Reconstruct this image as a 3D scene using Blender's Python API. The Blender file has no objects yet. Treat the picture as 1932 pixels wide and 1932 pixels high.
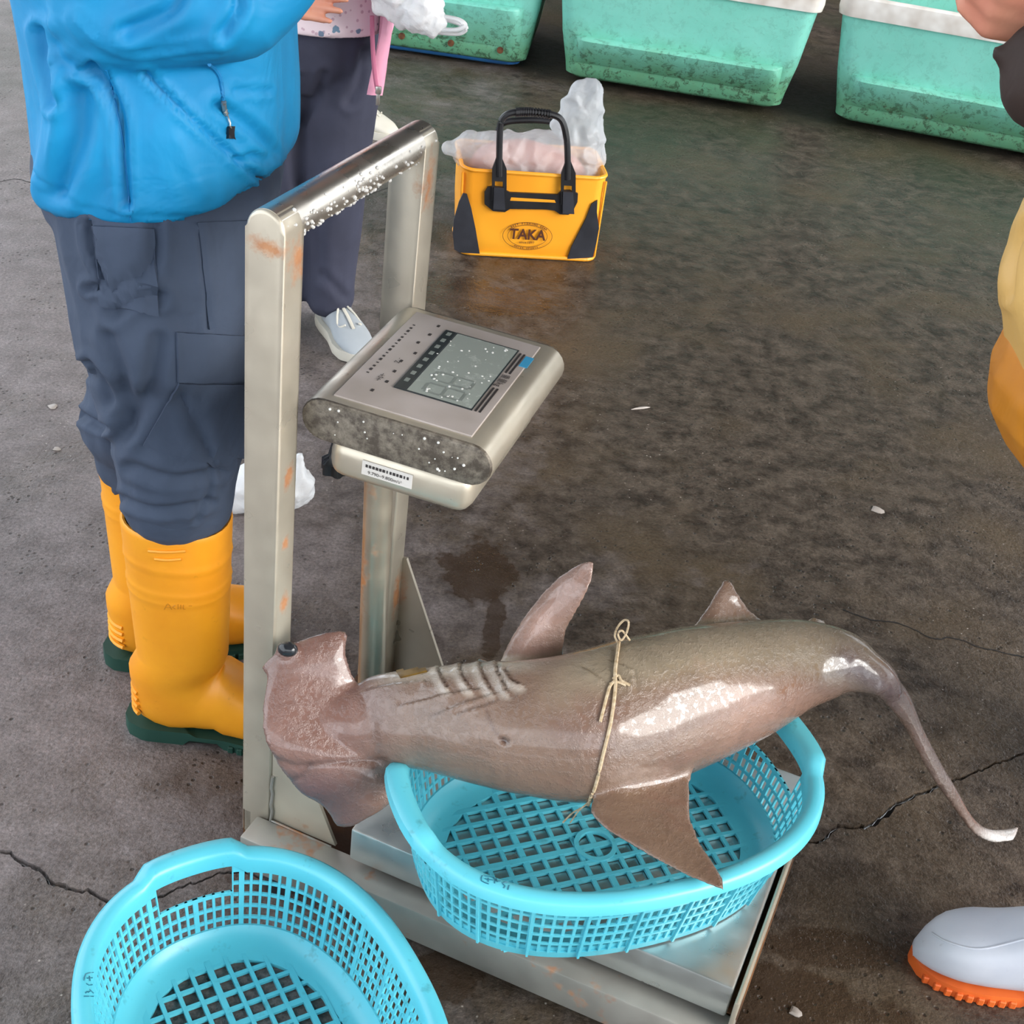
import bpy, bmesh, math, random
import numpy as np
from mathutils import Vector, Matrix, noise
from mathutils.bvhtree import BVHTree

random.seed(7); np.random.seed(7)
SC = bpy.context.scene
COL = SC.collection
PI = math.pi

# ---------------------------------------------------------------- camera
F, PITCH, ROLL, CH = 2645.0, 0.584, 0.133, 1.5
cp, sp = math.cos(PITCH), math.sin(PITCH)
FW = np.array([0, cp, -sp]); UP = np.array([0, sp, cp]); RT = np.array([1.0, 0, 0])
cr, sr = math.cos(ROLL), math.sin(ROLL)
R2 = RT * cr + UP * sr; U2 = -RT * sr + UP * cr; CAM = np.array([0, 0, CH])
cd = bpy.data.cameras.new('camera'); cam = bpy.data.objects.new('camera', cd); COL.objects.link(cam)
cd.sensor_width = 36.0; cd.lens = F / 1932 * 36.0; cd.clip_end = 100
cam.matrix_world = Matrix(((R2[0], U2[0], -FW[0], 0), (R2[1], U2[1], -FW[1], 0), (R2[2], U2[2], -FW[2], CH), (0, 0, 0, 1)))
SC.camera = cam

# ---------------------------------------------------------------- sky, light, exposure
W = bpy.data.worlds.new('overcast_sky'); SC.world = W; W.use_nodes = True
bg = W.node_tree.nodes['Background']
bg.inputs[0].default_value = (0.86, 0.93, 1.0, 1); bg.inputs[1].default_value = 2.9
sd = bpy.data.lights.new('hazy_sun', 'SUN'); sun = bpy.data.objects.new('hazy_sun', sd); COL.objects.link(sun)
sd.energy = 4.0; sd.angle = math.radians(36); sd.color = (1.0, 0.96, 0.9)
sun.rotation_euler = Vector((-0.82, 0.38, -0.45)).to_track_quat('-Z', 'Y').to_euler()
SC.view_settings.view_transform = 'Standard'; SC.view_settings.look = 'None'
cy = SC.cycles; cy.use_adaptive_sampling = True; cy.adaptive_threshold = 0.06; cy.max_bounces = 4; cy.diffuse_bounces = 2; cy.glossy_bounces = 2; cy.transmission_bounces = 2; cy.transparent_max_bounces = 6; cy.caustics_reflective = False; cy.caustics_refractive = False
SC.view_settings.gamma = 1.0; SC.view_settings.exposure = 0.15

# ---------------------------------------------------------------- pixel helpers (photo frame 1932)
def ray(x, y): return FW + R2 * (x - 966) / F + U2 * (966 - y) / F
def G(x, y, z=0.0):
    d = ray(x, y); return CAM + d * ((z - CH) / d[2])
def D(x, y, Y):
    d = ray(x, y); return CAM + d * (Y / d[1])
def ONP(x, y, p0, n):
    d = ray(x, y); return CAM + d * (np.dot(np.asarray(p0) - CAM, n) / np.dot(d, n))
def PX(X):
    d = np.asarray(X) - CAM; z = d @ FW
    return np.stack([966 + F * (d @ R2) / z, 966 - F * (d @ U2) / z], -1)
V = lambda *a: np.array(a, float)
def nrm(v): v = np.asarray(v, float); return v / (np.linalg.norm(v) + 1e-12)

# ---------------------------------------------------------------- object helpers
def thing(name, label, cat, loc=(0, 0, 0), group=None):
    o = bpy.data.objects.new(name, None); COL.objects.link(o); o.location = loc; o.empty_display_size = 0.05
    o['label'] = label; o['category'] = cat
    if group: o['group'] = group
    return o
def tag(o, label=None, cat=None, group=None, kind=None):
    if label: o['label'] = label
    if cat: o['category'] = cat
    if group: o['group'] = group
    if kind: o['kind'] = kind
    return o
def link(o, parent=None):
    COL.objects.link(o)
    if parent is not None:
        o.parent = parent
        if parent.type == 'EMPTY': o.matrix_parent_inverse = Matrix.Translation(-parent.location)
    return o
def mk(name, verts, faces, mat, parent=None, smooth=True, cols=None, angle=None):
    me = bpy.data.meshes.new(name)
    me.from_pydata([tuple(map(float, v)) for v in verts], [], [tuple(int(i) for i in f) for f in faces]); me.update()
    if smooth:
        me.polygons.foreach_set('use_smooth', [True] * len(me.polygons))
        if angle is not None: me.set_sharp_from_angle(angle=math.radians(angle))
    if mat is not None: me.materials.append(mat)
    if cols is not None:
        a = me.color_attributes.new('Col', 'FLOAT_COLOR', 'POINT')
        a.data.foreach_set('color', np.concatenate([cols, np.ones((len(cols), 1))], 1).astype(np.float32).ravel())
    return link(bpy.data.objects.new(name, me), parent)
def bm_obj(name, bm, mat, parent=None, smooth=True, angle=35):
    me = bpy.data.meshes.new(name); bmesh.ops.recalc_face_normals(bm, faces=bm.faces[:]); bm.to_mesh(me); bm.free()
    if smooth:
        me.polygons.foreach_set('use_smooth', [True] * len(me.polygons)); me.set_sharp_from_angle(angle=math.radians(angle))
    me.materials.append(mat)
    return link(bpy.data.objects.new(name, me), parent)
class MB:
    def __init__(s): s.v = []; s.f = []
    def add(s, v, f):
        k = len(s.v); s.v += [tuple(map(float, p)) for p in v]; s.f += [tuple(i + k for i in q) for q in f]
    def obj(s, name, mat, parent=None, smooth=True, angle=35): return mk(name, s.v, s.f, mat, parent, smooth, angle=angle)
def loft(rings, cap=True, closed=True):
    n = len(rings[0]); v = [p for r in rings for p in r]; f = []
    m = n if closed else n - 1
    for i in range(len(rings) - 1):
        for j in range(m):
            f.append((i * n + j, i * n + (j + 1) % n, (i + 1) * n + (j + 1) % n, (i + 1) * n + j))
    if cap:
        f.append(tuple(range(n))[::-1]); f.append(tuple((len(rings) - 1) * n + j for j in range(n)))
    return v, f
def frame_of(t, up=(0, 0, 1)):
    t = nrm(t); u = np.asarray(up, float)
    if abs(t @ u) > 0.97: u = V(1, 0, 0)
    a = nrm(np.cross(u, t)); b = np.cross(t, a); return a, b
def tube(pts, rad, n=10, cap=True, up=(0, 0, 1), flat=1.0):
    pts = [np.asarray(p, float) for p in pts]; rings = []
    for i, p in enumerate(pts):
        t = pts[min(i + 1, len(pts) - 1)] - pts[max(i - 1, 0)]
        a, b = frame_of(t, up); r = rad[i] if hasattr(rad, '__len__') else rad
        rings.append([p + a * r * math.cos(2 * PI * k / n) + b * r * flat * math.sin(2 * PI * k / n) for k in range(n)])
    return loft(rings, cap)
def spline(pts, m=8):
    P = np.array(pts, float); out = []
    for i in range(len(P) - 1):
        p0, p1, p2, p3 = P[max(i - 1, 0)], P[i], P[i + 1], P[min(i + 2, len(P) - 1)]
        for k in range(m):
            t = k / m
            out.append(0.5 * ((2 * p1) + (-p0 + p2) * t + (2 * p0 - 5 * p1 + 4 * p2 - p3) * t * t + (-p0 + 3 * p1 - 3 * p2 + p3) * t ** 3))
    out.append(P[-1]); return np.array(out)
def capsule(p0, p1, r0, r1, n=16, sc=None):
    p0 = np.asarray(p0, float); p1 = np.asarray(p1, float); t = p1 - p0; L = np.linalg.norm(t)
    if L < 1e-6: t = V(0, 0, 1)
    t = nrm(t); a, b = frame_of(t); rings = []
    st = [(p0, r0, x) for x in np.linspace(-PI / 2 * 0.97, 0, 5)] + [(p1, r1, x) for x in np.linspace(0, PI / 2 * 0.97, 5)]
    for p, r, x in st:
        c = p + t * r * math.sin(x); rr = r * math.cos(x)
        rings.append([c + a * rr * math.cos(2 * PI * k / n) + b * rr * math.sin(2 * PI * k / n) for k in range(n)])
    return loft(rings)
def ellipsoid(c, r, n=18):
    c = np.asarray(c, float); rings = []
    for x in np.linspace(-PI / 2 * 0.98, PI / 2 * 0.98, 11):
        rings.append([c + V(r[0] * math.cos(x) * math.cos(2 * PI * k / n), r[1] * math.cos(x) * math.sin(2 * PI * k / n), r[2] * math.sin(x)) for k in range(n)])
    return loft(rings)
def remesh(parts, voxel, it=4, fac=0.5):
    mb = MB()
    for v, f in parts: mb.add(v, f)
    me = bpy.data.meshes.new('tmp'); me.from_pydata(mb.v, [], mb.f)
    bm = bmesh.new(); bm.from_mesh(me); bmesh.ops.recalc_face_normals(bm, faces=bm.faces[:]); bm.to_mesh(me); bm.free()
    o = bpy.data.objects.new('tmp', me); COL.objects.link(o)
    r = o.modifiers.new('r', 'REMESH'); r.mode = 'VOXEL'; r.voxel_size = voxel; r.adaptivity = 0
    if it:
        s = o.modifiers.new('s', 'SMOOTH'); s.factor = fac; s.iterations = it
    dg = bpy.context.evaluated_depsgraph_get(); ev = o.evaluated_get(dg); m2 = ev.to_mesh()
    n = len(m2.vertices); co = np.empty(n * 3, np.float32); m2.vertices.foreach_get('co', co)
    no = np.empty(n * 3, np.float32); m2.vertex_normals.foreach_get('vector', no)
    fs = [tuple(p.vertices) for p in m2.polygons]
    ev.to_mesh_clear(); bpy.data.objects.remove(o); bpy.data.meshes.remove(me)
    return co.reshape(-1, 3).astype(float), no.reshape(-1, 3).astype(float), fs
def bvh(v, f): return BVHTree.FromPolygons([tuple(p) for p in v], [tuple(q) for q in f])
def hit(tree, x, y):
    d = ray(x, y); loc, n, i, dist = tree.ray_cast(Vector(CAM), Vector(nrm(d)))
    if loc is None: return None, None
    n = np.array(n); n = n if n @ d < 0 else -n
    return np.array(loc), n
def sn(p, s, oct=3): return noise.fractal(Vector((p[0] * s, p[1] * s, p[2] * s)), 1.0, 2.0, oct)
def patch(tree, quad, nu, nv, off, thick):
    """conforming raised panel: quad = four px corners, bilinear grid cast on the surface"""
    q = np.array(quad, float); pts = {}; 
    for i in range(nu + 1):
        for j in range(nv + 1):
            u, v = i / nu, j / nv
            p = q[0] * (1 - u) * (1 - v) + q[1] * u * (1 - v) + q[2] * u * v + q[3] * (1 - u) * v
            l, n = hit(tree, p[0], p[1])
            if l is not None: pts[i, j] = (l, n)
    top, bot, idx = [], [], {}
    for k, (l, n) in pts.items(): idx[k] = len(top); top.append(l + n * (off + thick)); bot.append(l + n * (off - 0.004))
    N = len(top); f = []; edge = {}
    for i in range(nu):
        for j in range(nv):
            ks = [(i, j), (i + 1, j), (i + 1, j + 1), (i, j + 1)]
            if all(k in idx for k in ks):
                a = [idx[k] for k in ks]
                if max(np.linalg.norm(np.array(top[a[0]]) - top[x]) for x in a[1:]) > 0.08: continue
                f.append(tuple(a)); f.append(tuple(N + x for x in a[::-1]))
                for x in range(4):
                    e = (a[x], a[(x + 1) % 4]); edge[e] = edge.get(e, 0) + 1
    for (a, b) in list(edge):
        if (b, a) not in edge: f.append((b, a, N + a, N + b))
    return top + bot, f
def line_on(tree, pts, r, off=0.0, m=6, n=6):
    out = []
    for x, y in spline(pts, m):
        l, nn = hit(tree, x, y)
        if l is not None: out.append(l + nn * off)
    return tube(out, r, n) if len(out) > 1 else ([], [])
def plate_poly(px, p0, n, off, thick):
    """flat panel whose outline is given where it lies on a plane"""
    n = nrm(n); lo = [ONP(x, y, p0, n) + n * off for x, y in px]; hi = [p + n * thick for p in lo]; N = len(lo)
    f = [tuple(range(N))[::-1], tuple(range(N, 2 * N))] + [(i, (i + 1) % N, N + (i + 1) % N, N + i) for i in range(N)]
    return lo + hi, f
def text3(s, size, org, xd, yd, depth=0.0006, center=True, bold=0.0):
    cu = bpy.data.curves.new('t', 'FONT'); cu.body = s; cu.size = size; cu.extrude = 0; cu.offset = bold; cu.resolution_u = 3
    if center: cu.align_x = 'CENTER'; cu.align_y = 'CENTER'
    o = bpy.data.objects.new('t', cu); COL.objects.link(o)
    dg = bpy.context.evaluated_depsgraph_get(); me = o.evaluated_get(dg).to_mesh()
    vs = [tuple(v.co) for v in me.vertices]; fs = [tuple(p.vertices) for p in me.polygons]
    bpy.data.objects.remove(o); bpy.data.curves.remove(cu)
    n = np.cross(xd, yd)
    return [np.asarray(org) + np.asarray(xd) * v[0] + np.asarray(yd) * v[1] + n * depth for v in vs], fs
def rbox(c, h, r, ax=None, seg=2):
    """rounded box centred c, half sizes h, axes ax (3 vectors)"""
    bm = bmesh.new(); bmesh.ops.create_cube(bm, size=2.0)
    for v in bm.verts: v.co = Vector((v.co.x * h[0], v.co.y * h[1], v.co.z * h[2]))
    if r > 0: bmesh.ops.bevel(bm, geom=bm.edges[:], offset=r, segments=seg, affect='EDGES', profile=0.5)
    ax = ax if ax is not None else (V(1, 0, 0), V(0, 1, 0), V(0, 0, 1))
    vs = [np.asarray(c) + ax[0] * v.co.x + ax[1] * v.co.y + ax[2] * v.co.z for v in bm.verts]
    bm.verts.index_update(); fs = [tuple(v.index for v in f.verts) for f in bm.faces]; bm.free()
    return vs, fs

# ---------------------------------------------------------------- materials
def srgb(r, g, b):
    f = lambda c: (c / 255 / 12.92) if c / 255 <= 0.04045 else ((c / 255 + 0.055) / 1.055) ** 2.4
    return (f(r), f(g), f(b))
class NT:
    def __init__(s, name):
        s.m = bpy.data.materials.new(name); s.m.use_nodes = True; s.t = s.m.node_tree; s.n = s.t.nodes; s.b = s.n['Principled BSDF']
        s.co = s.n.new('ShaderNodeTexCoord').outputs['Object']
    def L(s, a, b): s.t.links.new(a, b)
    def noise(s, scale, detail=4, rough=0.55, dist=0.0, vec=None, out='Fac'):
        x = s.n.new('ShaderNodeTexNoise'); x.inputs['Scale'].default_value = scale; x.inputs['Detail'].default_value = detail
        x.inputs['Roughness'].default_value = rough; x.inputs['Distortion'].default_value = dist; s.L(vec or s.co, x.inputs['Vector']); return x.outputs[out]
    def vor(s, scale, feat='F1', vec=None, out='Distance', rnd=1.0):
        x = s.n.new('ShaderNodeTexVoronoi'); x.feature = feat; x.inputs['Scale'].default_value = scale; x.inputs['Randomness'].default_value = rnd
        s.L(vec or s.co, x.inputs['Vector']); return x.outputs[out]
    def ramp(s, fac, stops):
        x = s.n.new('ShaderNodeValToRGB'); e = x.color_ramp.elements
        while len(e) < len(stops): e.new(0.5)
        for el, (p, c) in zip(e, stops):
            el.position = p; el.color = (c, c, c, 1) if not hasattr(c, '__len__') else (*c[:3], 1)
        s.L(fac, x.inputs['Fac']); return x.outputs['Color']
    def mix(s, fac, a, b, mode='MIX'):
        x = s.n.new('ShaderNodeMix'); x.data_type = 'RGBA'; x.blend_type = mode
        for v, k in ((fac, 0), (a, 6), (b, 7)):
            if hasattr(v, 'links'): s.L(v, x.inputs[k])
            elif hasattr(v, '__len__'): x.inputs[k].default_value = (*v[:3], 1)
            else: x.inputs[k].default_value = v if k == 0 else (v, v, v, 1)
        return x.outputs[2]
    def math(s, op, a, b=0.0, clamp=False):
        x = s.n.new('ShaderNodeMath'); x.operation = op; x.use_clamp = clamp
        for v, k in ((a, 0), (b, 1)):
            if hasattr(v, 'links'): s.L(v, x.inputs[k])
            else: x.inputs[k].default_value = v
        return x.outputs[0]
    def xyz(s):
        x = s.n.new('ShaderNodeSeparateXYZ'); s.L(s.co, x.inputs[0]); return x.outputs
    def scale(s, v):
        x = s.n.new('ShaderNodeMapping'); x.inputs['Scale'].default_value = v; s.L(s.co, x.inputs['Vector']); return x.outputs[0]
    def bump(s, h, strength=0.3, dist=0.002, prev=None):
        x = s.n.new('ShaderNodeBump'); x.inputs['Strength'].default_value = strength; x.inputs['Distance'].default_value = dist
        s.L(h, x.inputs['Height'])
        if prev is not None: s.L(prev, x.inputs['Normal'])
        return x.outputs[0]
    def set(s, col=None, rough=None, metal=None, normal=None, **kw):
        for v, k in ((col, 'Base Color'), (rough, 'Roughness'), (metal, 'Metallic'), (normal, 'Normal')):
            if v is None: continue
            if hasattr(v, 'links'): s.L(v, s.b.inputs[k])
            elif hasattr(v, '__len__'): s.b.inputs[k].default_value = (*v[:3], 1)
            else: s.b.inputs[k].default_value = v
        for k, v in kw.items():
            k = k.replace('_', ' '); 
            if hasattr(v, '__len__'): s.b.inputs[k].default_value = tuple(v[:3]) if len(s.b.inputs[k].default_value) == 3 else (*v[:3], 1)
            else: s.b.inputs[k].default_value = v
        return s.m
def simple(name, c, rough=0.5, metal=0.0, c2=None, sc=6.0, bump=0.0, bsc=40.0, bdist=0.002, **kw):
    t = NT(name); c2 = c2 or tuple(x * 0.8 for x in c)
    col = t.mix(t.ramp(t.noise(sc, 2), [(0.35, 0.0), (0.65, 1.0)]), c, c2)
    nm = t.bump(t.noise(bsc, 2), bump, bdist) if bump else None
    return t.set(col, rough, metal, nm, **kw)
def cloth(name, c, c2, weave=900, wrinkle=14, wd=0.006, rough=0.75, sheen=0.0, **kw):
    t = NT(name)
    col = t.mix(t.ramp(t.noise(9, 4), [(0.3, 0.0), (0.7, 1.0)]), c, c2)
    b1 = t.bump(t.noise(wrinkle, 3, 0.5, 1.2), 0.55, wd)
    b3 = t.bump(t.noise(wrinkle * 5, 3), 0.25, 0.0015, b1)
    return t.set(col, rough, 0.0, b3, **kw)
M = {}
def steel(name, base, rough, rust=0.0, dirt=0.5, metal=0.85, spots=()):
    t = NT(name); X3 = t.xyz()
    d = t.ramp(t.noise(7, 3, 0.65), [(0.38, 0.0), (0.7, 1.0)])
    col = t.mix(t.math('MULTIPLY', d, dirt), base, tuple(x * 0.62 for x in base))
    m = metal; rg = t.ramp(t.noise(25, 2), [(0.3, rough), (0.75, min(1, rough + 0.2))])
    if rust > 0:
        rm = t.ramp(t.noise(11, 4, 0.7), [(0.70 - rust, 0.0), (0.80 - rust, 1.0)])
        nz = t.math('MULTIPLY', t.math('SUBTRACT', t.noise(55, 3, 0.7), 0.5), 2.2)
        for c, (rx, ry, rz) in spots:
            e = [t.math('DIVIDE', t.math('SUBTRACT', X3[i], float(c[i])), q) for i, q in enumerate((rx, ry, rz))]
            dd = t.math('SQRT', t.math('ADD', t.math('ADD', t.math('MULTIPLY', e[0], e[0]), t.math('MULTIPLY', e[1], e[1])), t.math('MULTIPLY', e[2], e[2])))
            rm = t.math('MAXIMUM', rm, t.math('MULTIPLY', t.ramp(t.math('ADD', dd, nz), [(0.25, 1.0), (1.0, 0.0)]), 0.9))
        rc = t.mix(t.noise(60, 2), srgb(150, 84, 40), srgb(206, 146, 96))
        col = t.mix(rm, col, rc); m = t.math('MULTIPLY', t.math('SUBTRACT', 1.0, rm), metal); rg = t.math('MAXIMUM', rg, t.math('MULTIPLY', rm, 0.75))
    nm = t.bump(t.noise(180, 1), 0.12, 0.0006)
    return t.set(col, rg, m, nm)
YAW = -0.335; SO = V(-0.266, 1.321, 0)
A = V(math.cos(YAW), math.sin(YAW), 0); B = V(-math.sin(YAW), math.cos(YAW), 0); Z = V(0, 0, 1)
S = lambda a, b, z: SO + A * a + B * b + Z * z
RS = [(S(-0.02, 0.0, 0.905), (0.03, 0.03, 0.014)), (S(0.0, 0.028, 0.885), (0.022, 0.022, 0.026)), (S(0.0, 0.022, 0.62), (0.012, 0.012, 0.022)), (S(0.0, 0.02, 0.53), (0.01, 0.01, 0.014)), (S(0, 0.02, 0.44), (0.014, 0.014, 0.02)), (S(0, 0.34, 0.875), (0.02, 0.02, 0.04)), (S(0, 0.345, 0.24), (0.014, 0.014, 0.05)), (S(0.045, 0.32, 0.72), (0.022, 0.022, 0.012)), (S(0.195, 0.085, 0.72), (0.008, 0.008, 0.008)), (S(-0.03, 0.35, 0.55), (0.02, 0.03, 0.03))]
M['steel'] = steel('brushed_stainless_steel', srgb(204, 193, 174), 0.26, 0.0001, 0.5, 0.55, RS)
M['steel_bar'] = steel('wet_stainless_bar', srgb(225, 215, 202), 0.2, 0.0001, 0.35, 0.92)
M['steel_plate'] = steel('stainless_weighing_plate', srgb(205, 210, 208), 0.24, 0.0001, 0.4, 0.85)
M['steel_dull'] = steel('dull_galvanised_base', srgb(176, 172, 164), 0.45, 0.10, 0.7, 0.6)
M['column'] = steel('rusty_column_steel', srgb(196, 184, 164), 0.3, 0.17, 0.6, 0.8)
M['rust_tray'] = simple('rusted_tray_steel', srgb(112, 72, 34), 0.75, 0.1, srgb(62, 38, 20), 14, 0.5, 60)
M['grime'] = (lambda t: t.set(t.mix(t.ramp(t.noise(60, 7, 0.75, 0.1), [(0.42, 0.0), (0.66, 1.0)]), srgb(78, 69, 60), srgb(140, 130, 116)), 0.5, 0.2, t.bump(t.noise(70, 5), 0.5, 0.002)))(NT('grimy_end_cap'))
M['rust_spot'] = simple('rust_stain', srgb(168, 98, 52), 0.8, 0.0, srgb(120, 64, 30), 40)
M['panel'] = simple('keypad_film', srgb(188, 176, 170), 0.4, 0.0, srgb(172, 160, 152), 14)
M['black'] = simple('black_plastic', srgb(34, 34, 38), 0.42, 0.0, srgb(22, 22, 25), 20)
M['ink'] = simple('printed_ink', srgb(58, 52, 50), 0.6)
M['white_paper'] = simple('white_label', srgb(225, 218, 210), 0.5)
M['white_spot'] = simple('white_scale_spot', srgb(238, 236, 230), 0.5)
M['blue_ink'] = simple('blue_print', srgb(70, 168, 214), 0.5)
M['lcd'] = (lambda t: t.set(t.mix(t.ramp(t.noise(55, 5, 0.7), [(0.55, 0.0), (0.75, 1.0)]), srgb(158, 164, 156), srgb(200, 202, 196)), 0.22, 0.0))(NT('lcd_glass'))
M['lcd_dark'] = simple('lcd_frame', srgb(52, 58, 60), 0.3)
M['lcd_seg'] = simple('lcd_segment', srgb(142, 148, 141), 0.35)
def plastic_cyan(name):
    t = NT(name)
    g = t.ramp(t.noise(5, 2, 0.6), [(0.3, 0.0), (0.7, 1.0)])
    col = t.mix(g, srgb(104, 204, 220), srgb(84, 188, 208))
    dirt = t.ramp(t.noise(38, 3, 0.7), [(0.60, 0.0), (0.74, 1.0)])
    col = t.mix(t.math('MULTIPLY', dirt, 0.45), col, srgb(60, 120, 128))
    return t.set(col, 0.32, 0.0, t.bump(t.noise(90, 1), 0.12, 0.001))
M['cyan'] = plastic_cyan('cyan_basket_plastic')
def bin_mat():
    t = NT('painted_frp_green'); x = t.xyz()
    base = t.mix(t.ramp(t.noise(3, 5), [(0.3, 0.0), (0.7, 1.0)]), srgb(140, 220, 206), srgb(116, 200, 184))
    h = t.math('ADD', x[2], t.math('MULTIPLY', t.noise(9, 5, 0.7), 0.16))
    low = t.ramp(h, [(0.17, 1.0), (0.32, 0.12)])
    alg = t.mix(t.noise(14, 6, 0.75), srgb(76, 150, 108), srgb(98, 128, 72))
    col = t.mix(t.math('MULTIPLY', low, 0.8), base, alg)
    chip = t.ramp(t.noise(34, 7, 0.8, 0.4), [(0.53, 0.0), (0.57, 1.0)])
    col = t.mix(t.math('MULTIPLY', chip, t.math('MULTIPLY', low, 0.8)), col, srgb(52, 78, 54))
    rs = t.ramp(t.noise(17, 5, 0.7), [(0.66, 0.0), (0.74, 1.0)])
    col = t.mix(t.math('MULTIPLY', rs, t.math('MULTIPLY', low, 0.7)), col, srgb(138, 104, 56))
    sp_ = t.ramp(t.noise(120, 4, 0.8), [(0.68, 0.0), (0.72, 1.0)])
    col = t.mix(t.math('MULTIPLY', sp_, 0.5), col, srgb(60, 96, 76))
    return t.set(col, 0.5, 0.0, t.bump(t.math('ADD', t.noise(30, 6), t.math('MULTIPLY', chip, -0.5)), 0.4, 0.004))
M['bin'] = bin_mat()
M['bin_rim'] = simple('white_bin_rim', srgb(232, 228, 222), 0.5, 0.0, srgb(200, 190, 180), 12, 0.3, 50)
M['bin_blue'] = simple('blue_bin_skirt', srgb(40, 104, 160), 0.5, 0.0, srgb(30, 80, 130), 10)
M['bolt'] = simple('rusty_bolt', srgb(110, 70, 42), 0.8, 0.2, srgb(70, 40, 24), 60)
M['skid'] = simple('wet_wooden_skid', srgb(70, 52, 42), 0.7, 0.0, srgb(40, 30, 26), 12)
M['bag'] = simple('yellow_eva_vinyl', srgb(250, 172, 44), 0.42, 0.0, srgb(240, 156, 34), 5, 0.12, 30)
M['bag_in'] = simple('bag_inside_vinyl', srgb(190, 120, 30), 0.5)
M['rubber'] = simple('black_rubber', srgb(44, 46, 54), 0.5, 0.0, srgb(30, 31, 38), 14, 0.2, 60)
M['logo'] = simple('logo_ink', srgb(84, 40, 18), 0.6)
def film(name, c, tr=0.5):
    t = NT(name); n = t.n
    out = n['Material Output']; b = t.b
    t.set(c, 0.22, 0.0, t.bump(t.noise(16, 4, 0.6, 1.5), 0.5, 0.012))
    tb = n.new('ShaderNodeBsdfTransparent'); tl = n.new('ShaderNodeBsdfTranslucent'); tl.inputs[0].default_value = (*c, 1)
    m1 = n.new('ShaderNodeMixShader'); m1.inputs[0].default_value = 0.35; t.L(b.outputs[0], m1.inputs[1]); t.L(tl.outputs[0], m1.inputs[2])
    m2 = n.new('ShaderNodeMixShader'); m2.inputs[0].default_value = tr; t.L(m1.outputs[0], m2.inputs[1]); t.L(tb.outputs[0], m2.inputs[2]); t.L(m2.outputs[0], out.inputs[0])
    return t.m
M['film'] = film('clear_plastic_film', (0.80, 0.83, 0.87), 0.56)
M['film_white'] = film('white_plastic_film', (0.93, 0.94, 0.95), 0.12)
M['fishmeat'] = simple('pink_fish', srgb(222, 172, 158), 0.4, 0.0, srgb(196, 132, 116), 16)
M['jacket'] = cloth('blue_nylon_jacket', srgb(0, 128, 182), srgb(2, 142, 196), 700, 9, 0.012, 0.62)
M['jacket_dk'] = cloth('blue_nylon_seam', srgb(14, 120, 176), srgb(18, 128, 186), 700, 20, 0.003, 0.55)
M['trousers'] = cloth('navy_ripstop', srgb(66, 77, 97), srgb(54, 65, 84), 800, 11, 0.009, 0.85)
M['trousers_w'] = cloth('dark_navy_slacks', srgb(56, 58, 76), srgb(44, 46, 62), 800, 7, 0.006, 0.85)
def boot_mat(name, c, c2):
    t = NT(name)
    col = t.mix(t.ramp(t.noise(8, 5), [(0.35, 0.0), (0.7, 1.0)]), c, c2)
    dirt = t.ramp(t.noise(60, 6, 0.75), [(0.62, 0.0), (0.74, 1.0)])
    col = t.mix(t.math('MULTIPLY', dirt, 0.35), col, tuple(x * 0.4 for x in c))
    return t.set(col, 0.42, 0.0, t.bump(t.noise(30, 4), 0.12, 0.002))
M['boot_y'] = boot_mat('yellow_rubber_boot', srgb(248, 166, 36), srgb(236, 150, 30))
M['boot_w'] = boot_mat('white_rubber_boot', srgb(206, 208, 216), srgb(190, 194, 206))
M['sole_g'] = simple('dark_green_sole', srgb(22, 66, 54), 0.7)
M['sole_o'] = simple('orange_sole', srgb(226, 106, 40), 0.6, 0.0, srgb(204, 88, 30), 20)
M['shoe'] = cloth('pale_grey_mesh_shoe', srgb(172, 178, 182), srgb(158, 164, 170), 1500, 30, 0.001, 0.8)
M['shoe_sole'] = simple('cream_shoe_sole', srgb(224, 218, 204), 0.6)
M['skin'] = simple('skin', srgb(214, 148, 120), 0.5, 0.0, srgb(202, 130, 106), 20, 0.15, 120, Specular_IOR_Level=0.4)
M['hair'] = simple('black_hair', srgb(30, 27, 26), 0.5, 0.0, srgb(46, 40, 36), 60, 0.6, 200)
def floral():
    t = NT('floral_print_cotton')
    d = t.vor(34); cell = t.vor(34, out='Color'); sx = t.n.new('ShaderNodeSeparateColor'); t.L(cell, sx.inputs[0])
    d2 = t.vor(110); blot = t.math('ADD', d, t.math('MULTIPLY', d2, 0.35))
    m1 = t.math('MULTIPLY', t.ramp(blot, [(0.40, 1.0), (0.46, 0.0)]), t.ramp(sx.outputs[0], [(0.25, 0.0), (0.30, 1.0)]))
    fl = t.mix(sx.outputs[1], srgb(118, 92, 122), srgb(120, 156, 180))
    d3 = t.math('MULTIPLY', t.ramp(t.vor(70), [(0.20, 1.0), (0.27, 0.0)]), 0.6)
    col = t.mix(m1, t.mix(d3, srgb(244, 226, 232), srgb(186, 140, 164)), fl)
    return t.set(col, 0.8, 0.0, t.bump(t.noise(12, 3, 0.5, 1.0), 0.4, 0.006))
M['floral'] = floral()
M['pink'] = cloth('pink_cardigan', srgb(232, 168, 190), srgb(222, 150, 176), 700, 14, 0.006)
M['pink_dk'] = simple('pink_zip_tape', srgb(196, 110, 140), 0.7)
M['silver'] = simple('silver_pull', srgb(190, 186, 180), 0.3, 0.8)
M['oil'] = cloth('pale_yellow_oilskin', srgb(222, 178, 104), srgb(210, 164, 90), 500, 7, 0.006, 0.5)
M['oil_dk'] = cloth('orange_oilskin', srgb(206, 132, 36), srgb(190, 118, 28), 500, 7, 0.006, 0.5)
M['brown'] = cloth('dark_brown_knit', srgb(50, 34, 27), srgb(38, 27, 22), 500, 20, 0.004)
M['twine'] = simple('jute_twine', srgb(206, 186, 156), 0.9, 0.0, srgb(176, 152, 118), 200)
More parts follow.
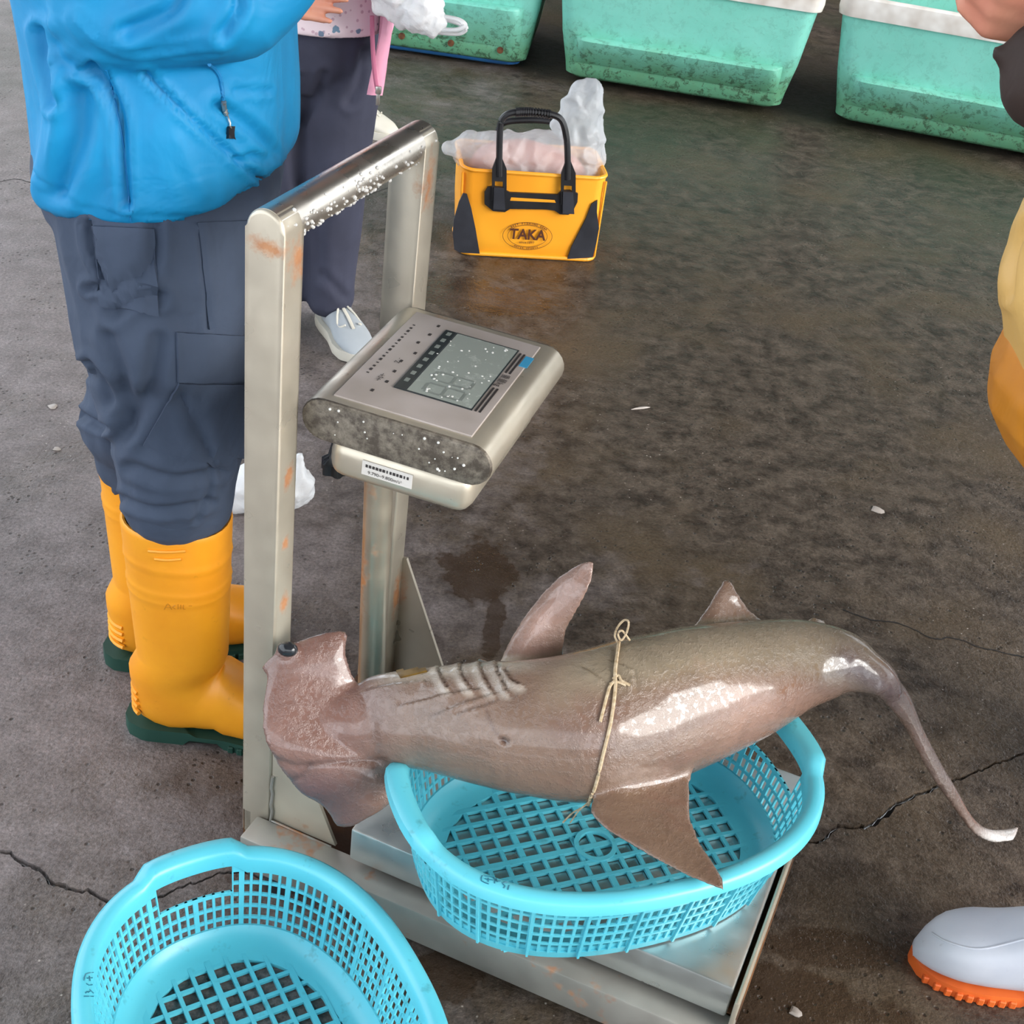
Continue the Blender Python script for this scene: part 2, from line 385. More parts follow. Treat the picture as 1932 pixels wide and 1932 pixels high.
M['drop'] = simple('water_drops', srgb(236, 232, 226), 0.08, 0.0)
M['leaf'] = simple('brown_kelp_scrap', srgb(122, 92, 30), 0.35, 0.0, srgb(86, 62, 22), 60)
M['eye'] = simple('dull_fish_eye', srgb(40, 42, 46), 0.15)
M['eye_ring'] = simple('pale_eye_ring', srgb(150, 130, 118), 0.35)
M['scrap'] = simple('pale_scrap', srgb(176, 166, 158), 0.5)
def shark_mat():
    t = NT('wet_shark_skin')
    a = t.n.new('ShaderNodeVertexColor'); a.layer_name = 'Col'
    n1 = t.ramp(t.noise(16, 6, 0.65, 0.6), [(0.3, 0.74), (0.7, 1.04)])
    col = t.mix(1.0, a.outputs['Color'], n1, 'MULTIPLY')
    red = t.ramp(t.noise(8, 5, 0.7, 0.8), [(0.55, 0.0), (0.72, 1.0)])
    col = t.mix(t.math('MULTIPLY', red, 0.28), col, srgb(128, 82, 68))
    rg = t.ramp(t.noise(22, 5, 0.7), [(0.35, 0.08), (0.7, 0.28)])
    b1 = t.bump(t.noise(40, 5, 0.6), 0.25, 0.003); b2 = t.bump(t.ramp(t.noise(130, 4, 0.7), [(0.45, 0.0), (0.7, 1.0)]), 0.42, 0.0022, b1)
    return t.set(col, rg, 0.0, b2, Coat_Weight=0.6, Coat_Roughness=0.10)
M['shark'] = shark_mat()
def floor_mat():
    t = NT('wet_concrete'); x = t.xyz()
    big = t.noise(1.1, 2, 0.6); med = t.noise(6, 4, 0.72); fine = t.noise(34, 3, 0.78); grit = t.noise(170, 2, 0.75)
    blot = t.ramp(t.noise(17, 4, 0.75), [(0.36, 0.0), (0.64, 1.0)])
    dry_skylit = t.mix(blot, srgb(104, 95, 93), srgb(130, 121, 120))
    # wet film plus the roof's darker reflection painted in, towards tanks and right
    g = t.math('ADD', t.math('MULTIPLY', x[0], 0.24), t.math('MULTIPLY', x[1], 0.035))
    wet = t.ramp(t.math('ADD', t.math('ADD', g, t.math('MULTIPLY', big, 0.5)), t.math('MULTIPLY', med, 0.5)), [(0.36, 0.0), (0.60, 1.0)])
    wet_dim = t.mix(blot, srgb(50, 42, 36), srgb(90, 79, 69))
    wet_dim = t.mix(t.ramp(t.noise(2.6, 2, 0.6), [(0.50, 0.0), (0.70, 1.0)]), wet_dim, srgb(84, 71, 56))
    col = t.mix(wet, dry_skylit, wet_dim)
    # green slime near the tanks
    gr = t.math('MULTIPLY', t.ramp(t.math('MULTIPLY', x[1], 0.1), [(0.34, 0.0), (0.46, 1.0)]), t.ramp(t.noise(1.7, 2), [(0.40, 0.0), (0.62, 1.0)]))
    col = t.mix(t.math('MULTIPLY', gr, 0.55), col, srgb(52, 60, 44))
    pits = t.ramp(t.vor(62), [(0.12, 1.0), (0.24, 0.0)]); pm = t.math('MULTIPLY', pits, t.ramp(med, [(0.46, 0.0), (0.58, 1.0)]))
    col = t.mix(t.math('MULTIPLY', pm, 0.8), col, srgb(34, 28, 24))
    spk = t.math('MULTIPLY', t.ramp(t.vor(48), [(0.05, 1.0), (0.09, 0.0)]), t.ramp(big, [(0.46, 0.0), (0.56, 1.0)]))
    col = t.mix(t.math('MULTIPLY', spk, 0.6), col, srgb(196, 186, 176))
    col = t.mix(0.6, col, t.mix(1.0, col, t.ramp(grit, [(0.3, 0.4), (0.7, 1.6)]), 'MULTIPLY'))
    # puddle stains with outlines of their own
    pud = None; sno = t.math('MULTIPLY', t.math('SUBTRACT', t.noise(14, 3, 0.7), 0.5), 1.8)
    for (cx, cy, rx, ry, dk) in STAINS:
        dx = t.math('DIVIDE', t.math('SUBTRACT', x[0], cx), rx); dy = t.math('DIVIDE', t.math('SUBTRACT', x[1], cy), ry)
        rr = t.math('ADD', t.math('SQRT', t.math('ADD', t.math('MULTIPLY', dx, dx), t.math('MULTIPLY', dy, dy))), sno)
        mk_ = t.ramp(rr, [(0.78, 1.0), (1.0, 0.0)])
        col = t.mix(t.math('MULTIPLY', mk_, dk), col, srgb(60, 47, 36)); pud = mk_ if pud is None else t.math('MAXIMUM', pud, mk_)
    rg = t.ramp(t.math('ADD', t.math('MULTIPLY', wet, -0.25), t.math('MULTIPLY', fine, 0.6)), [(0.0, 0.34), (0.5, 0.8)])
    rg = t.mix(t.math('MULTIPLY', pud, 0.75), rg, 0.12)
    b3 = t.bump(t.math('SUBTRACT', t.math('MULTIPLY', t.noise(40, 4, 0.78), 0.6), t.math('MULTIPLY', pm, 0.22)), 0.9, 0.006)
    return t.set(col, rg, 0.0, b3, Specular_IOR_Level=0.4)
STAINS = [(G(905, 1080)[0], G(905, 1080)[1], 0.07, 0.10, 0.8), (G(930, 1180)[0], G(930, 1180)[1], 0.02, 0.10, 0.7),
          (G(850, 1840)[0], G(850, 1840)[1], 0.05, 0.05, 0.8), (G(1480, 1880)[0], G(1480, 1880)[1], 0.16, 0.05, 0.8), (G(1560, 1790)[0], G(1560, 1790)[1], 0.12, 0.035, 0.7),
          (G(900, 560)[0], G(900, 560)[1], 0.22, 0.10, 0.5)]
M['floor'] = floor_mat()
M['crack'] = simple('wet_dirt_in_crack', srgb(30, 25, 22), 0.7, 0.0, srgb(14, 12, 11), 30, 0.6, 60)
M['roof'] = simple('grey_roof_sheet', srgb(70, 70, 68), 0.85, 0.0, srgb(58, 58, 57), 2)

# ================================================================ SETTING
crk = [(-2500, 1320), (-900, 1420), (-300, 1520), (0, 1606), (40, 1626), (110, 1668), (220, 1703), (298, 1690), (370, 1664), (447, 1644), (560, 1668), (650, 1700), (735, 1716), (900, 1700), (1100, 1690), (1300, 1650), (1440, 1612), (1500, 1592), (1540, 1586), (1570, 1566), (1612, 1558), (1650, 1552), (1690, 1520), (1740, 1496), (1786, 1476), (1830, 1462), (1880, 1440), (1932, 1420), (2100, 1360), (2600, 1230), (4000, 950)]
cw = [3, 4, 6, 10, 12, 10, 9, 6, 5, 7, 4, 3, 3, 3, 3, 3, 3, 9, 9, 14, 10, 20, 22, 17, 14, 8, 7, 7, 5, 3, 3]
cp_ = []; 
for i in range(len(crk) - 1):
    a = np.array(crk[i]); b = np.array(crk[i + 1]); m = max(1, int(np.linalg.norm(b - a) / 6)) if -400 < a[0] < 2200 else 6
    for k in range(m):
        t = k / m; q = G(*(a + (b - a) * t)); cp_.append((q[0], q[1], (cw[i] * (1 - t) + cw[i + 1] * t) / 1500.0))
upr, lwr = [], []
for i, (x, y, w) in enumerate(cp_):
    j = 0.010 * noise.noise(Vector((x * 30, y * 30, 0))) + 0.004 * noise.noise(Vector((x * 150, 1, 0)))
    e = 0.5 + 0.5 * noise.noise(Vector((x * 60, 7, 0))); y2 = y + j
    wk = w * (0.55 + 0.9 * abs(noise.noise(Vector((x * 45, 3, 9))))); q1 = 0.35 * w * noise.noise(Vector((x * 210, 1, 4))); q2 = 0.35 * w * noise.noise(Vector((x * 190, 8, 2)))
    upr.append((x, y2 + wk * 0.5 + 0.002 * e + q1 * 0.5 + abs(q1) * 0.5, 0)); lwr.append((x, y2 - wk * 0.5 - 0.002 * (1 - e) + q2 * 0.5 - abs(q2) * 0.5, 0))
XL, XR = -12.0, 12.0
upr = [(XL, upr[0][1], 0)] + upr + [(XR, upr[-1][1], 0)]; lwr = [(XL, lwr[0][1], 0)] + lwr + [(XR, lwr[-1][1], 0)]
mb = MB(); n = len(upr)
far = [(p[0], 16.0, 0) for p in upr]; near = [(p[0], -3.0, 0) for p in lwr]
mb.add(upr + far, [(i, i + 1, n + i + 1, n + i) for i in range(n - 1)])
mb.add(near + lwr, [(i, i + 1, n + i + 1, n + i) for i in range(n - 1)])
bed_u = [(p[0], p[1] - 0.0015, -0.02) for p in upr]; bed_l = [(p[0], p[1] + 0.0015, -0.02) for p in lwr]
mb.add(upr + bed_u, [(i, n + i, n + i + 1, i + 1) for i in range(n - 1)]); mb.add(lwr + bed_l, [(i, i + 1, n + i + 1, n + i) for i in range(n - 1)])
floor = mb.obj('floor', M['floor'], None, False); tag(floor, 'wet brown-grey concrete floor crossed by a jagged crack', kind='structure')
bed = mk('crack_bed', bed_u + bed_l, [(i, i + 1, n + i + 1, n + i) for i in range(n - 1)], M['crack'], floor, False)
bed.location.z = 0.009
for pts, r in (([(1590, 1150), (1640, 1168), (1700, 1178), (1760, 1205), (1800, 1204), (1850, 1222), (1932, 1240), (2050, 1270)], 0.0022),
               ([(0, 343), (30, 338), (60, 345)], 0.003), ([(735, 1640), (748, 1700), (742, 1760), (750, 1800)], 0.0016), ([(690, 370), (740, 352), (760, 350)], 0.003)):
    v = []; 
    for k, (x, y) in enumerate(spline(pts, 10)):
        q = G(x, y); jj = 0.004 * noise.noise(Vector((q[0] * 60, q[1] * 60, 3)))
        w = r * (0.6 + 0.8 * abs(noise.noise(Vector((k * 0.7, 2, 0))))); v += [(q[0], q[1] + jj + w, 0.0006), (q[0], q[1] + jj - w, 0.0006)]
    mk('hairline_crack', v, [(i, i + 1, i + 3, i + 2) for i in range(0, len(v) - 2, 2)], M['crack'], floor, False)

mb = MB(); mb.add(*rbox((0.9, 3.0, 4.3), (4.1, 8.0, 0.06), 0))
for k in range(6): mb.add(*rbox((0.9, -3.6 + k * 2.4, 4.16), (4.1, 0.05, 0.09), 0))
roof = mb.obj('ceiling', M['roof'], None, False); tag(roof, 'grey sheet roof over the market floor', kind='structure')
mb = MB(); mb.add(*rbox((4.4, 10.9, 2.15), (7.4, 0.08, 2.15), 0)); tag(mb.obj('wall_back', M['roof'], None, False), 'added dim grey back wall out of view, keeping sky glare off the floor', kind='structure')  # unseen wall added to darken floor reflections, widened against sky glare
mb = MB(); mb.add(*rbox((0.9, -5.0, 0.7), (4.1, 0.08, 0.7), 0)); tag(mb.obj('wall_front', M['roof'], None, False), 'added low grey wall behind the camera, kept low to let sky highlights in', kind='structure')  # unseen wall added behind the camera, low so sky above it gives highlights

# ================================================================ PLATFORM SCALE
SO = V(-0.266, 1.321, 0); YAW = -0.335
A = V(math.cos(YAW), math.sin(YAW), 0); B = V(-math.sin(YAW), math.cos(YAW), 0); Z = V(0, 0, 1)
S = lambda a, b, z: SO + A * a + B * b + Z * z
scale_t = thing('platform_scale', 'stainless steel platform scale with tall guard frame and tilted display, carrying a cyan basket', 'scale', tuple(S(0.3, 0.18, 0)))
def sbox(a0, a1, b0, b1, z0, z1, r=0.003): return rbox(S((a0 + a1) / 2, (b0 + b1) / 2, (z0 + z1) / 2), ((a1 - a0) / 2, (b1 - b0) / 2, (z1 - z0) / 2), r, (A, B, Z))
PW, PD, PH, WD = 0.040, 0.046, 0.926, 0.362
def post(b0, b1):
    # flat tube, rounded in the a direction at its head, chamfered foot
    prof = [(-PD, 0.045), (-PD + 0.012, 0.02), (0, 0.02)]
    r = PD / 2
    prof += [(-r + r * math.cos(x), PH - r * 0.2 + r * math.sin(x)) for x in np.linspace(0, PI, 13)]
    v = [S(a, b0, z) for a, z in prof] + [S(a, b1, z) for a, z in prof]; n_ = len(prof)
    bm = bmesh.new(); vs = [bm.verts.new(p) for p in v]
    fl = bm.faces.new(vs[:n_][::-1]); fr = bm.faces.new(vs[n_:])
    for i in range(n_): bm.faces.new((vs[i], vs[(i + 1) % n_], vs[n_ + (i + 1) % n_], vs[n_ + i]))
    bmesh.ops.bevel(bm, geom=list(fl.edges) + list(fr.edges), offset=0.005, segments=3, affect='EDGES', profile=0.5)
    return bm_obj('post', bm, M['steel'], scale_t, True, 40)
p1 = post(0.0, PW); p2 = post(WD - PW, WD)
tag(p1, 'near post with rust around its mitred head'); tag(p2, 'far post beside the yellow bag')
rb = 0.0225
tb = MB(); tb.add(*tube([S(-PD / 2, 0.004, PH - 0.004), S(-PD / 2, WD - 0.004, PH - 0.004)], rb, 28)); tb.obj('top_bar', M['steel_bar'], scale_t)
for b0 in (0.001, WD - 0.006):
    g = MB(); tri = [(0.0, 0.085), (0.0, 0.30), (0.006, 0.30), (0.098, 0.085)]
    v = [S(a, b, z) for b in (b0, b0 + 0.005) for a, z in tri]
    g.add(v, [(0, 1, 2, 3), (7, 6, 5, 4)] + [(i, (i + 1) % 4, 4 + (i + 1) % 4, 4 + i) for i in range(4)]); g.obj('gusset', M['steel'], scale_t, False)
for b0 in (-0.046, WD + 0.002):
    g = MB(); g.add(*sbox(-0.02, 0.655, b0, b0 + 0.044, 0.028, 0.085, 0.003)); g.obj('side_beam', M['steel_dull'], scale_t)
g = MB(); g.add(*sbox(-0.03, 0.64, 0.0, WD, 0.03, 0.045, 0.002)); g.add(*sbox(-0.044, -0.03, 0.0, WD, 0.03, 0.085, 0.002)); g.add(*sbox(0.64, 0.655, 0.0, WD, 0.03, 0.085, 0.002)); g.obj('rusty_tray', M['rust_tray'], scale_t)
for a_, b_ in ((0.03, -0.025), (0.6, -0.025), (0.03, WD + 0.025), (0.6, WD + 0.025)):
    g = MB(); g.add(*tube([S(a_, b_, 0.0), S(a_, b_, 0.012), S(a_, b_, 0.03)], [0.02, 0.02, 0.012], 14)); g.obj('foot', M['black'], scale_t)
# weighing plate: folded sheet with skirts
g = MB(); g.add(*sbox(0.128, 0.642, -0.018, 0.38, 0.095, 0.15, 0.004)); pl = g.obj('weighing_plate', M['steel_plate'], scale_t)
g = MB(); g.add(*sbox(0.648, 0.654, -0.03, 0.39, 0.05, 0.142, 0.002)); g.obj('edge_guard', M['steel'], scale_t)
# column, display
g = MB(); g.add(*tube([S(0.052, 0.181, 0.044), S(0.034, 0.181, 0.655)], 0.0185, 24)); g.obj('column', M['column'], scale_t)
g = MB(); g.add(*sbox(0.015, 0.09, 0.14, 0.222, 0.044, 0.056, 0.003)); g.obj('column_base', M['rust_tray'], scale_t)
DY, DT = 0.077, -0.028
A2 = A * math.cos(DY) + B * math.sin(DY); B2 = B * math.cos(DY) - A * math.sin(DY)
AT = nrm(A2 * math.cos(DT) + Z * math.sin(DT)); NZ = np.cross(AT, B2); DC = S(0.109, 0.182, 0.721)
DQ = lambda u, v, w: DC + AT * u + B2 * v + NZ * w     # u across, v along, w above the face
r = 0.026; prof = [(0.0885 + r * math.cos(x), -r + r * math.sin(x)) for x in np.linspace(PI / 2, -PI / 2, 11)] + [(-0.0885 + r * math.cos(x), -r + r * math.sin(x)) for x in np.linspace(-PI / 2, -3 * PI / 2, 11)]
rings = [[DQ(u, v, w) for u, w in prof] for v in (-0.133, 0.133)]
g = MB(); g.add(*loft(rings, False)); disp = g.obj('display_shell', M['steel'], scale_t, True, 40)
for sgn in (-1, 1):
    rg = [[DQ(u * s_, sgn * (0.133 + e), -r + (w + r) * s_) for u, w in prof] for s_, e in ((1, 0.0), (0.985, 0.003), (0.94, 0.0045))]
    g = MB(); g.add(*loft(rg, True)); o = g.obj('end_cap', M['grime'], disp, True, 30)
g = MB(); g.add(*rbox(DQ(0.0, 0.0, 0.0006), (0.083, 0.122, 0.0012), 0.0008, (AT, B2, NZ), 1)); g.obj('keypad_film', M['panel'], disp)
g = MB(); g.add(*rbox(DQ(0.022, 0.012, 0.0019), (0.041, 0.082, 0.001), 0.0005, (AT, B2, NZ), 1)); scr = g.obj('screen', M['lcd'], disp)
g = MB(); g.add(*rbox(DQ(-0.025, 0.012, 0.0022), (0.0075, 0.083, 0.001), 0.0004, (AT, B2, NZ), 1)); g.obj('screen_band', M['lcd_dark'], disp)
g = MB()
for u0, u1, v0, v1 in ((0.0625, 0.0637, -0.071, 0.095), (-0.0175, -0.0165, -0.071, 0.095), (-0.0175, 0.0635, 0.0935, 0.0948), (-0.0175, 0.0635, -0.0708, -0.0695)):
    g.add(*rbox(DQ((u0 + u1) / 2, (v0 + v1) / 2, 0.0024), ((u1 - u0) / 2, (v1 - v0) / 2, 0.0008), 0, (AT, B2, NZ)))
g.obj('screen_edge', M['lcd_dark'], disp, False)
g = MB()
for u0 in (0.0675, 0.0725):
    for v0, v1 in ((0.034, 0.09), (-0.07, -0.008)): g.add(*rbox(DQ(u0, (v0 + v1) / 2, 0.002), (0.0012, (v1 - v0) / 2, 0.0004), 0, (AT, B2, NZ)))
g.add(*text3('重量kg', 0.0115, DQ(0.070, 0.013, 0.002), -B2, AT)); 
for k, s_ in enumerate(('検定付', '-  ---')): pass
for v0 in np.linspace(0.10, -0.09, 8): g.add(*rbox(DQ(-0.046 + 0.004 * math.sin(v0 * 90), v0, 0.002), (0.0016, 0.0026, 0.0004), 0, (AT, B2, NZ)))
for k, v0 in enumerate(np.linspace(0.085, -0.055, 16)): g.add(*rbox(DQ(-0.071, v0, 0.002), (0.0014, 0.0008 + 0.0016 * ((k * 7) % 3) / 2, 0.0004), 0, (AT, B2, NZ)))
g.add(*text3('→0←', 0.009, DQ(-0.054, -0.058, 0.002), -B2, AT)); g.add(*text3('-  Z', 0.009, DQ(-0.052, -0.01, 0.002), -B2, AT))
o = g.obj('print', M['ink'], disp, False); o['kind'] = 'stuff'
g = MB()
for k in range(8): g.add(*rbox(DQ(-0.025, 0.085 - k * 0.019, 0.0034), (0.0026, 0.004, 0.0003), 0, (AT, B2, NZ)))
g.obj('unit_marks', M['lcd_seg'], disp, False)
g = MB(); g.add(*rbox(DQ(0.0805, 0.073, 0.002), (0.0052, 0.014, 0.0004), 0, (AT, B2, NZ))); g.obj('maker_mark', M['blue_ink'], disp, False)
g = MB()
for dv in (-0.05, -0.02):      # two faint seven-segment digits, unlit
    for (u, v, hu, hv) in ((0.045, 0, 0.0018, 0.009), (0.022, 0, 0.0018, 0.009), (-0.001, 0, 0.0018, 0.009), (0.0335, 0.0105, 0.0095, 0.0018), (0.0335, -0.0105, 0.0095, 0.0018), (0.0105, 0.0105, 0.0095, 0.0018), (0.0105, -0.0105, 0.0095, 0.0018)):
        g.add(*rbox(DQ(u, v + dv, 0.003), (hu, hv, 0.0002), 0, (AT, B2, NZ)))
g.obj('digit_segments', M['lcd_seg'], scr, False)
g = MB(); random.seed(3)
for k in range(46):
    u, v = random.uniform(-0.02, 0.06), random.uniform(-0.065, 0.09); s_ = random.uniform(0.0006, 0.0019)
    g.add(*ellipsoid(DQ(u, v, 0.003), (s_, s_ * random.uniform(0.7, 1.6), s_ * 0.5), 7))
for k in range(22):
    u = random.uniform(-0.08, 0.085); g.add(*ellipsoid(DQ(u, -0.1378, -r + random.uniform(-0.018, 0.02)), (0.0012 * random.uniform(.5, 1.6),) * 3, 6))
o = g.obj('fish_scale_specks', M['white_spot'], disp); o['kind'] = 'stuff'
g = MB(); rr_ = []
hb = [(0.085, 0.11), (0.085, -0.11)]
g.add(*rbox(DQ(0.004, -0.004, -0.078), (0.088, 0.124, 0.027), 0.02, (AT, B2, NZ), 4)); brk = g.obj('mounting_box', M['steel'], scale_t)
g = MB(); g.add(*rbox(DQ(-0.008, -0.1283, -0.076), (0.031, 0.0006, 0.0095), 0.0004, (AT, B2, NZ), 1)); lab = g.obj('label_plate', M['white_paper'], brk)
g = MB(); random.seed(5)
for k in range(13): g.add(*rbox(DQ(-0.033 + k * 0.0042, -0.1291, -0.0725), (0.0015 * random.uniform(0.5, 1.1), 0.0003, 0.0018), 0, (AT, B2, NZ)))
g.add(*text3('9.790~9.800m/s²', 0.0062, DQ(-0.010, -0.1291, -0.0805), AT, NZ)); g.obj('label_print', M['ink'], lab, False)
kc = DQ(-0.088, -0.085, -0.112); g = MB()
g.add(*loft([[kc + A2 * (R_ * (1 + 0.14 * math.cos(6 * x))) * math.cos(x) + B2 * (R_ * (1 + 0.14 * math.cos(6 * x))) * math.sin(x) + Z * h for x in np.linspace(0, 2 * PI, 36, endpoint=False)] for R_, h in ((0.010, -0.014), (0.017, -0.010), (0.017, 0.004), (0.010, 0.010), (0.006, 0.03))]))
g.obj('clamp_knob', M['black'], scale_t)
# stains, weld beads, drops
g = MB()
for k in range(150):
    b_ = random.choice((random.uniform(0, WD), random.gauss(0.17, 0.03), random.gauss(0.06, 0.03))); b_ = min(WD - .01, max(0.01, b_)); x = random.choice((random.gauss(0.1, 0.3), random.gauss(-0.9, 0.25)))
    c = S(-PD / 2 + rb * math.cos(x), b_, PH - 0.004 + rb * math.sin(x)); s_ = random.uniform(0.0008, 0.0026); g.add(*ellipsoid(c, (s_, s_, s_), 7))
o = g.obj('water_drops', M['drop'], scale_t); o['kind'] = 'stuff'
g = MB(); g.add(*tube([S(0.001 + 0.0012 * math.sin(k * 2.1), -0.001, 0.03 + 0.0105 * k) for k in range(14)], 0.0022, 7)); g.add(*tube([S(0.002 + 0.007 * k, -0.002, 0.086 - 0.0002 * k) for k in range(14)], 0.0016, 6)); g.obj('weld_bead', M['steel_dull'], scale_t)

# ================================================================ BASKETS
def make_basket(cx, cy, z0, th, k, label):
    t = thing('oval_basket', label, 'basket', (cx, cy, z0), 'cyan oval plastic baskets')
    a, b, ex, h = 0.266 * k, 0.196 * k, 2.339, 0.141 * k
    c_, s_ = math.cos(th), math.sin(th)
    # arc-length parametrised superellipse
    tt = np.linspace(0, 2 * PI, 1441)
    cx_, sy_ = np.cos(tt), np.sin(tt)
    U = np.stack([np.sign(cx_) * np.abs(cx_) ** (2 / ex), np.sign(sy_) * np.abs(sy_) ** (2 / ex)], 1)
    sl = np.concatenate([[0], np.cumsum(np.linalg.norm(np.diff(U * [a, b], axis=0), axis=1))]); per = sl[-1]
    def unit(s): s = s % per; return V(np.interp(s, sl, U[:, 0]), np.interp(s, sl, U[:, 1]))
    def nout(s):
        d = unit(s + 0.002) * [a, b] - unit(s - 0.002) * [a, b]; return nrm(V(d[1], -d[0]))
    def Wp(x, y, z): return V(cx + x * c_ - y * s_, cy + x * s_ + y * c_, z0 + z)
    def wall(s, f, off=0.0):          # f 0 bottom .. 1 rim
        g_ = f ** 0.8; q = unit(s) * [a * (0.885 + 0.085 * g_), b * (0.83 + 0.135 * g_)]; nn = nout(s)
        return Wp(q[0] + nn[0] * off, q[1] + nn[1] * off, h * (0.03 + 0.93 * f))
    NS = 22; NC = NS * 5; ds = per / NC; th_ = 0.0026
    rows = [0.11 + 0.146 * i for i in range(6)]       # row edges
    hl = 0.055 * k
    def lift(s):
        s = (s + per / 4) % (per / 2) - per / 4; return max(0.0, min(1.0, (hl + 0.02 - abs(s)) / 0.02))
    mb = MB()
    def quad(s0, s1, f0, f1, tk=1.0):
        v = [wall(s, f, o) for o in (tk * th_ / 2, -tk * th_ / 2) for s, f in ((s0, f0), (s1, f0), (s1, f1), (s0, f1))]
        mb.add(v, [(0, 1, 2, 3), (7, 6, 5, 4), (0, 4, 5, 1), (1, 5, 6, 2), (2, 6, 7, 3), (3, 7, 4, 0)])
    for i in range(NC):
        s0, s1 = i * ds, (i + 1) * ds; mid = (s0 + s1) / 2
        inh = abs((mid + per / 4) % (per / 2) - per / 4) < hl
        wr = 0.0019 * (1.9 if i % 5 == 0 else 1); wl = 0.0019 * (1.9 if i % 5 == 4 else 1)
        top = 3 if inh else 5
        quad(s0, s1, 0.0, rows[0])
        if not inh: quad(s0, s1, rows[5], 1.0)
        else: quad(s0, s1, rows[3], rows[3] + 0.05)
        for j in range(top):
            f0, f1 = rows[j], rows[j + 1]; bar = 0.0038 / h
            if j > 0: quad(s0, s1, f0 - bar * 0.6, f0 + bar * 0.6)
        ftop = rows[3] + 0.04 if inh else rows[5]
        quad(s0, s0 + wr, rows[0] - 0.01, ftop + 0.01, 1.18); quad(s1 - wl, s1, rows[0] - 0.01, ftop + 0.01, 1.18)
    mb.obj('wall_lattice', M['cyan'], t, False)
    for i in range(NS):                               # outer ribs
        mb = MB()
        s = i * per / NS
        if abs((s + per / 4) % (per / 2) - per / 4) < hl: continue
        v = [wall(s + e, f, o) for f in (0.02, 0.97) for e, o in ((-0.002, 0), (0.002, 0), (0.0015, 0.005), (-0.0015, 0.005))]
        mb.add(v, [(0, 1, 5, 4), (1, 2, 6, 5), (2, 3, 7, 6), (3, 0, 4, 7), (0, 3, 2, 1), (4, 5, 6, 7)])
        mb.obj('rib', M['cyan'], t, False)
    NR = 160; prof = [(-0.006, -0.024), (-0.007, -0.004), (-0.003, 0.003), (0.004, 0.005), (0.012, 0.004), (0.017, 0.0), (0.018, -0.014), (0.0155, -0.014), (0.0135, -0.003), (0.004, -0.001), (-0.002, -0.006), (-0.003, -0.024)]
    rings = []
    for i in range(NR):
        s = i * per / NR; q = unit(s) * [a * 0.965, b * 0.962]; nn = nout(s); lf = lift(s); lf = lf * lf * (3 - 2 * lf)
        rings.append([Wp(q[0] + nn[0] * o * (1 + 0.15 * lf) + nn[0] * 0.004 * lf, q[1] + nn[1] * o + nn[1] * 0.004 * lf, h + z + 0.010 * lf) for o, z in prof])
    v, f = loft(rings + [rings[0]], False); mb = MB(); mb.add(v, f); rim = mb.obj('rim', M['cyan'], t, True, 50)
    # curved foot band between lattice floor and wall
    rings = []
    for i in range(120 + 1):
        s = i * per / 120; u = unit(s)
        rings.append([Wp(u[0] * a * e, u[1] * b * g_, z) for e, g_, z in ((0.74, 0.66, 0.006), (0.80, 0.735, 0.007), (0.86, 0.80, 0.014), (0.892, 0.84, 0.026), (0.902, 0.852, 0.026), (0.89, 0.835, 0.008), (0.84, 0.77, 0.0), (0.74, 0.66, 0.0))])
    v, f = loft(rings, False); mb = MB(); mb.add(v, f); mb.obj('foot_band', M['cyan'], t, True, 40)
    mb = MB(); st = 0.0245 * k; w = 0.0026
    ins = lambda x, y, m: (abs(x) / (a * 0.76 * m)) ** ex + (abs(y) / (b * 0.68 * m)) ** ex
    for i in range(-11, 11):
        for j in range(-8, 8):
            x0, y0 = i * st, j * st; cs = [(x0, y0), (x0 + st, y0), (x0 + st, y0 + st), (x0, y0 + st)]
            if min(ins(x, y, 1) for x, y in cs) > 1: continue
            def bar(p, q, wd, zt=0.0066, zb_=0.001):
                p = np.array(p); q = np.array(q); d = nrm(q - p); nn = V(-d[1], d[0]) * wd
                vv = [Wp(*(z_), zz) for zz in (zt, zb_) for z_ in (p + nn, p - nn, q - nn, q + nn)]
                mb.add(vv, [(0, 1, 2, 3), (7, 6, 5, 4), (0, 4, 5, 1), (1, 5, 6, 2), (2, 6, 7, 3), (3, 7, 4, 0)])
            bar(cs[0], cs[1], w * (1.5 if j % 4 == 0 else 1)); bar(cs[0], cs[3], w * (1.5 if i % 4 == 0 else 1), 0.0058, 0.0014)
    fl = mb.obj('floor_lattice', M['cyan'], t, False)
    mb = MB(); rr = [[Wp((R_) * math.cos(x), (R_) * math.sin(x), z) for R_, z in ((0.022, 0.002), (0.022, 0.0085), (0.028, 0.0085), (0.028, 0.002))] for x in np.linspace(0, 2 * PI, 41)]
    v, f = loft(rr, False); mb.add(v, f); mb.obj('floor_ring', M['cyan'], t, True, 40)
    return t, rim, (unit, nout, Wp, per, a, b, h)
bk1, rim1, bp1 = make_basket(0.164, 1.285, 0.15, 0.427, 1.0, 'cyan perforated oval basket on the scale plate under the shark')
bk2, rim2, bp2 = make_basket(-0.202, 0.980, 0.0, 2.15, 0.945, 'empty cyan perforated oval basket standing on the floor in front of the scale')
M['cyan_mark'] = simple('moulded_mark', srgb(36, 110, 132), 0.5)
def rim_mark(rim, bp, px, flip):
    unit, nout, Wp, per, a, b, h = bp
    zt = None; me = rim.data; co = [v.co for v in me.vertices]; tree = bvh(co, [tuple(p.vertices) for p in me.polygons])
    mb = MB()
    for st in px:
        v, f = line_on(tree, st, 0.0006, 0.0003, 2, 5); mb.add(v, f) if v else None
    mb.obj('moulded_mark', M['cyan_mark'], rim)
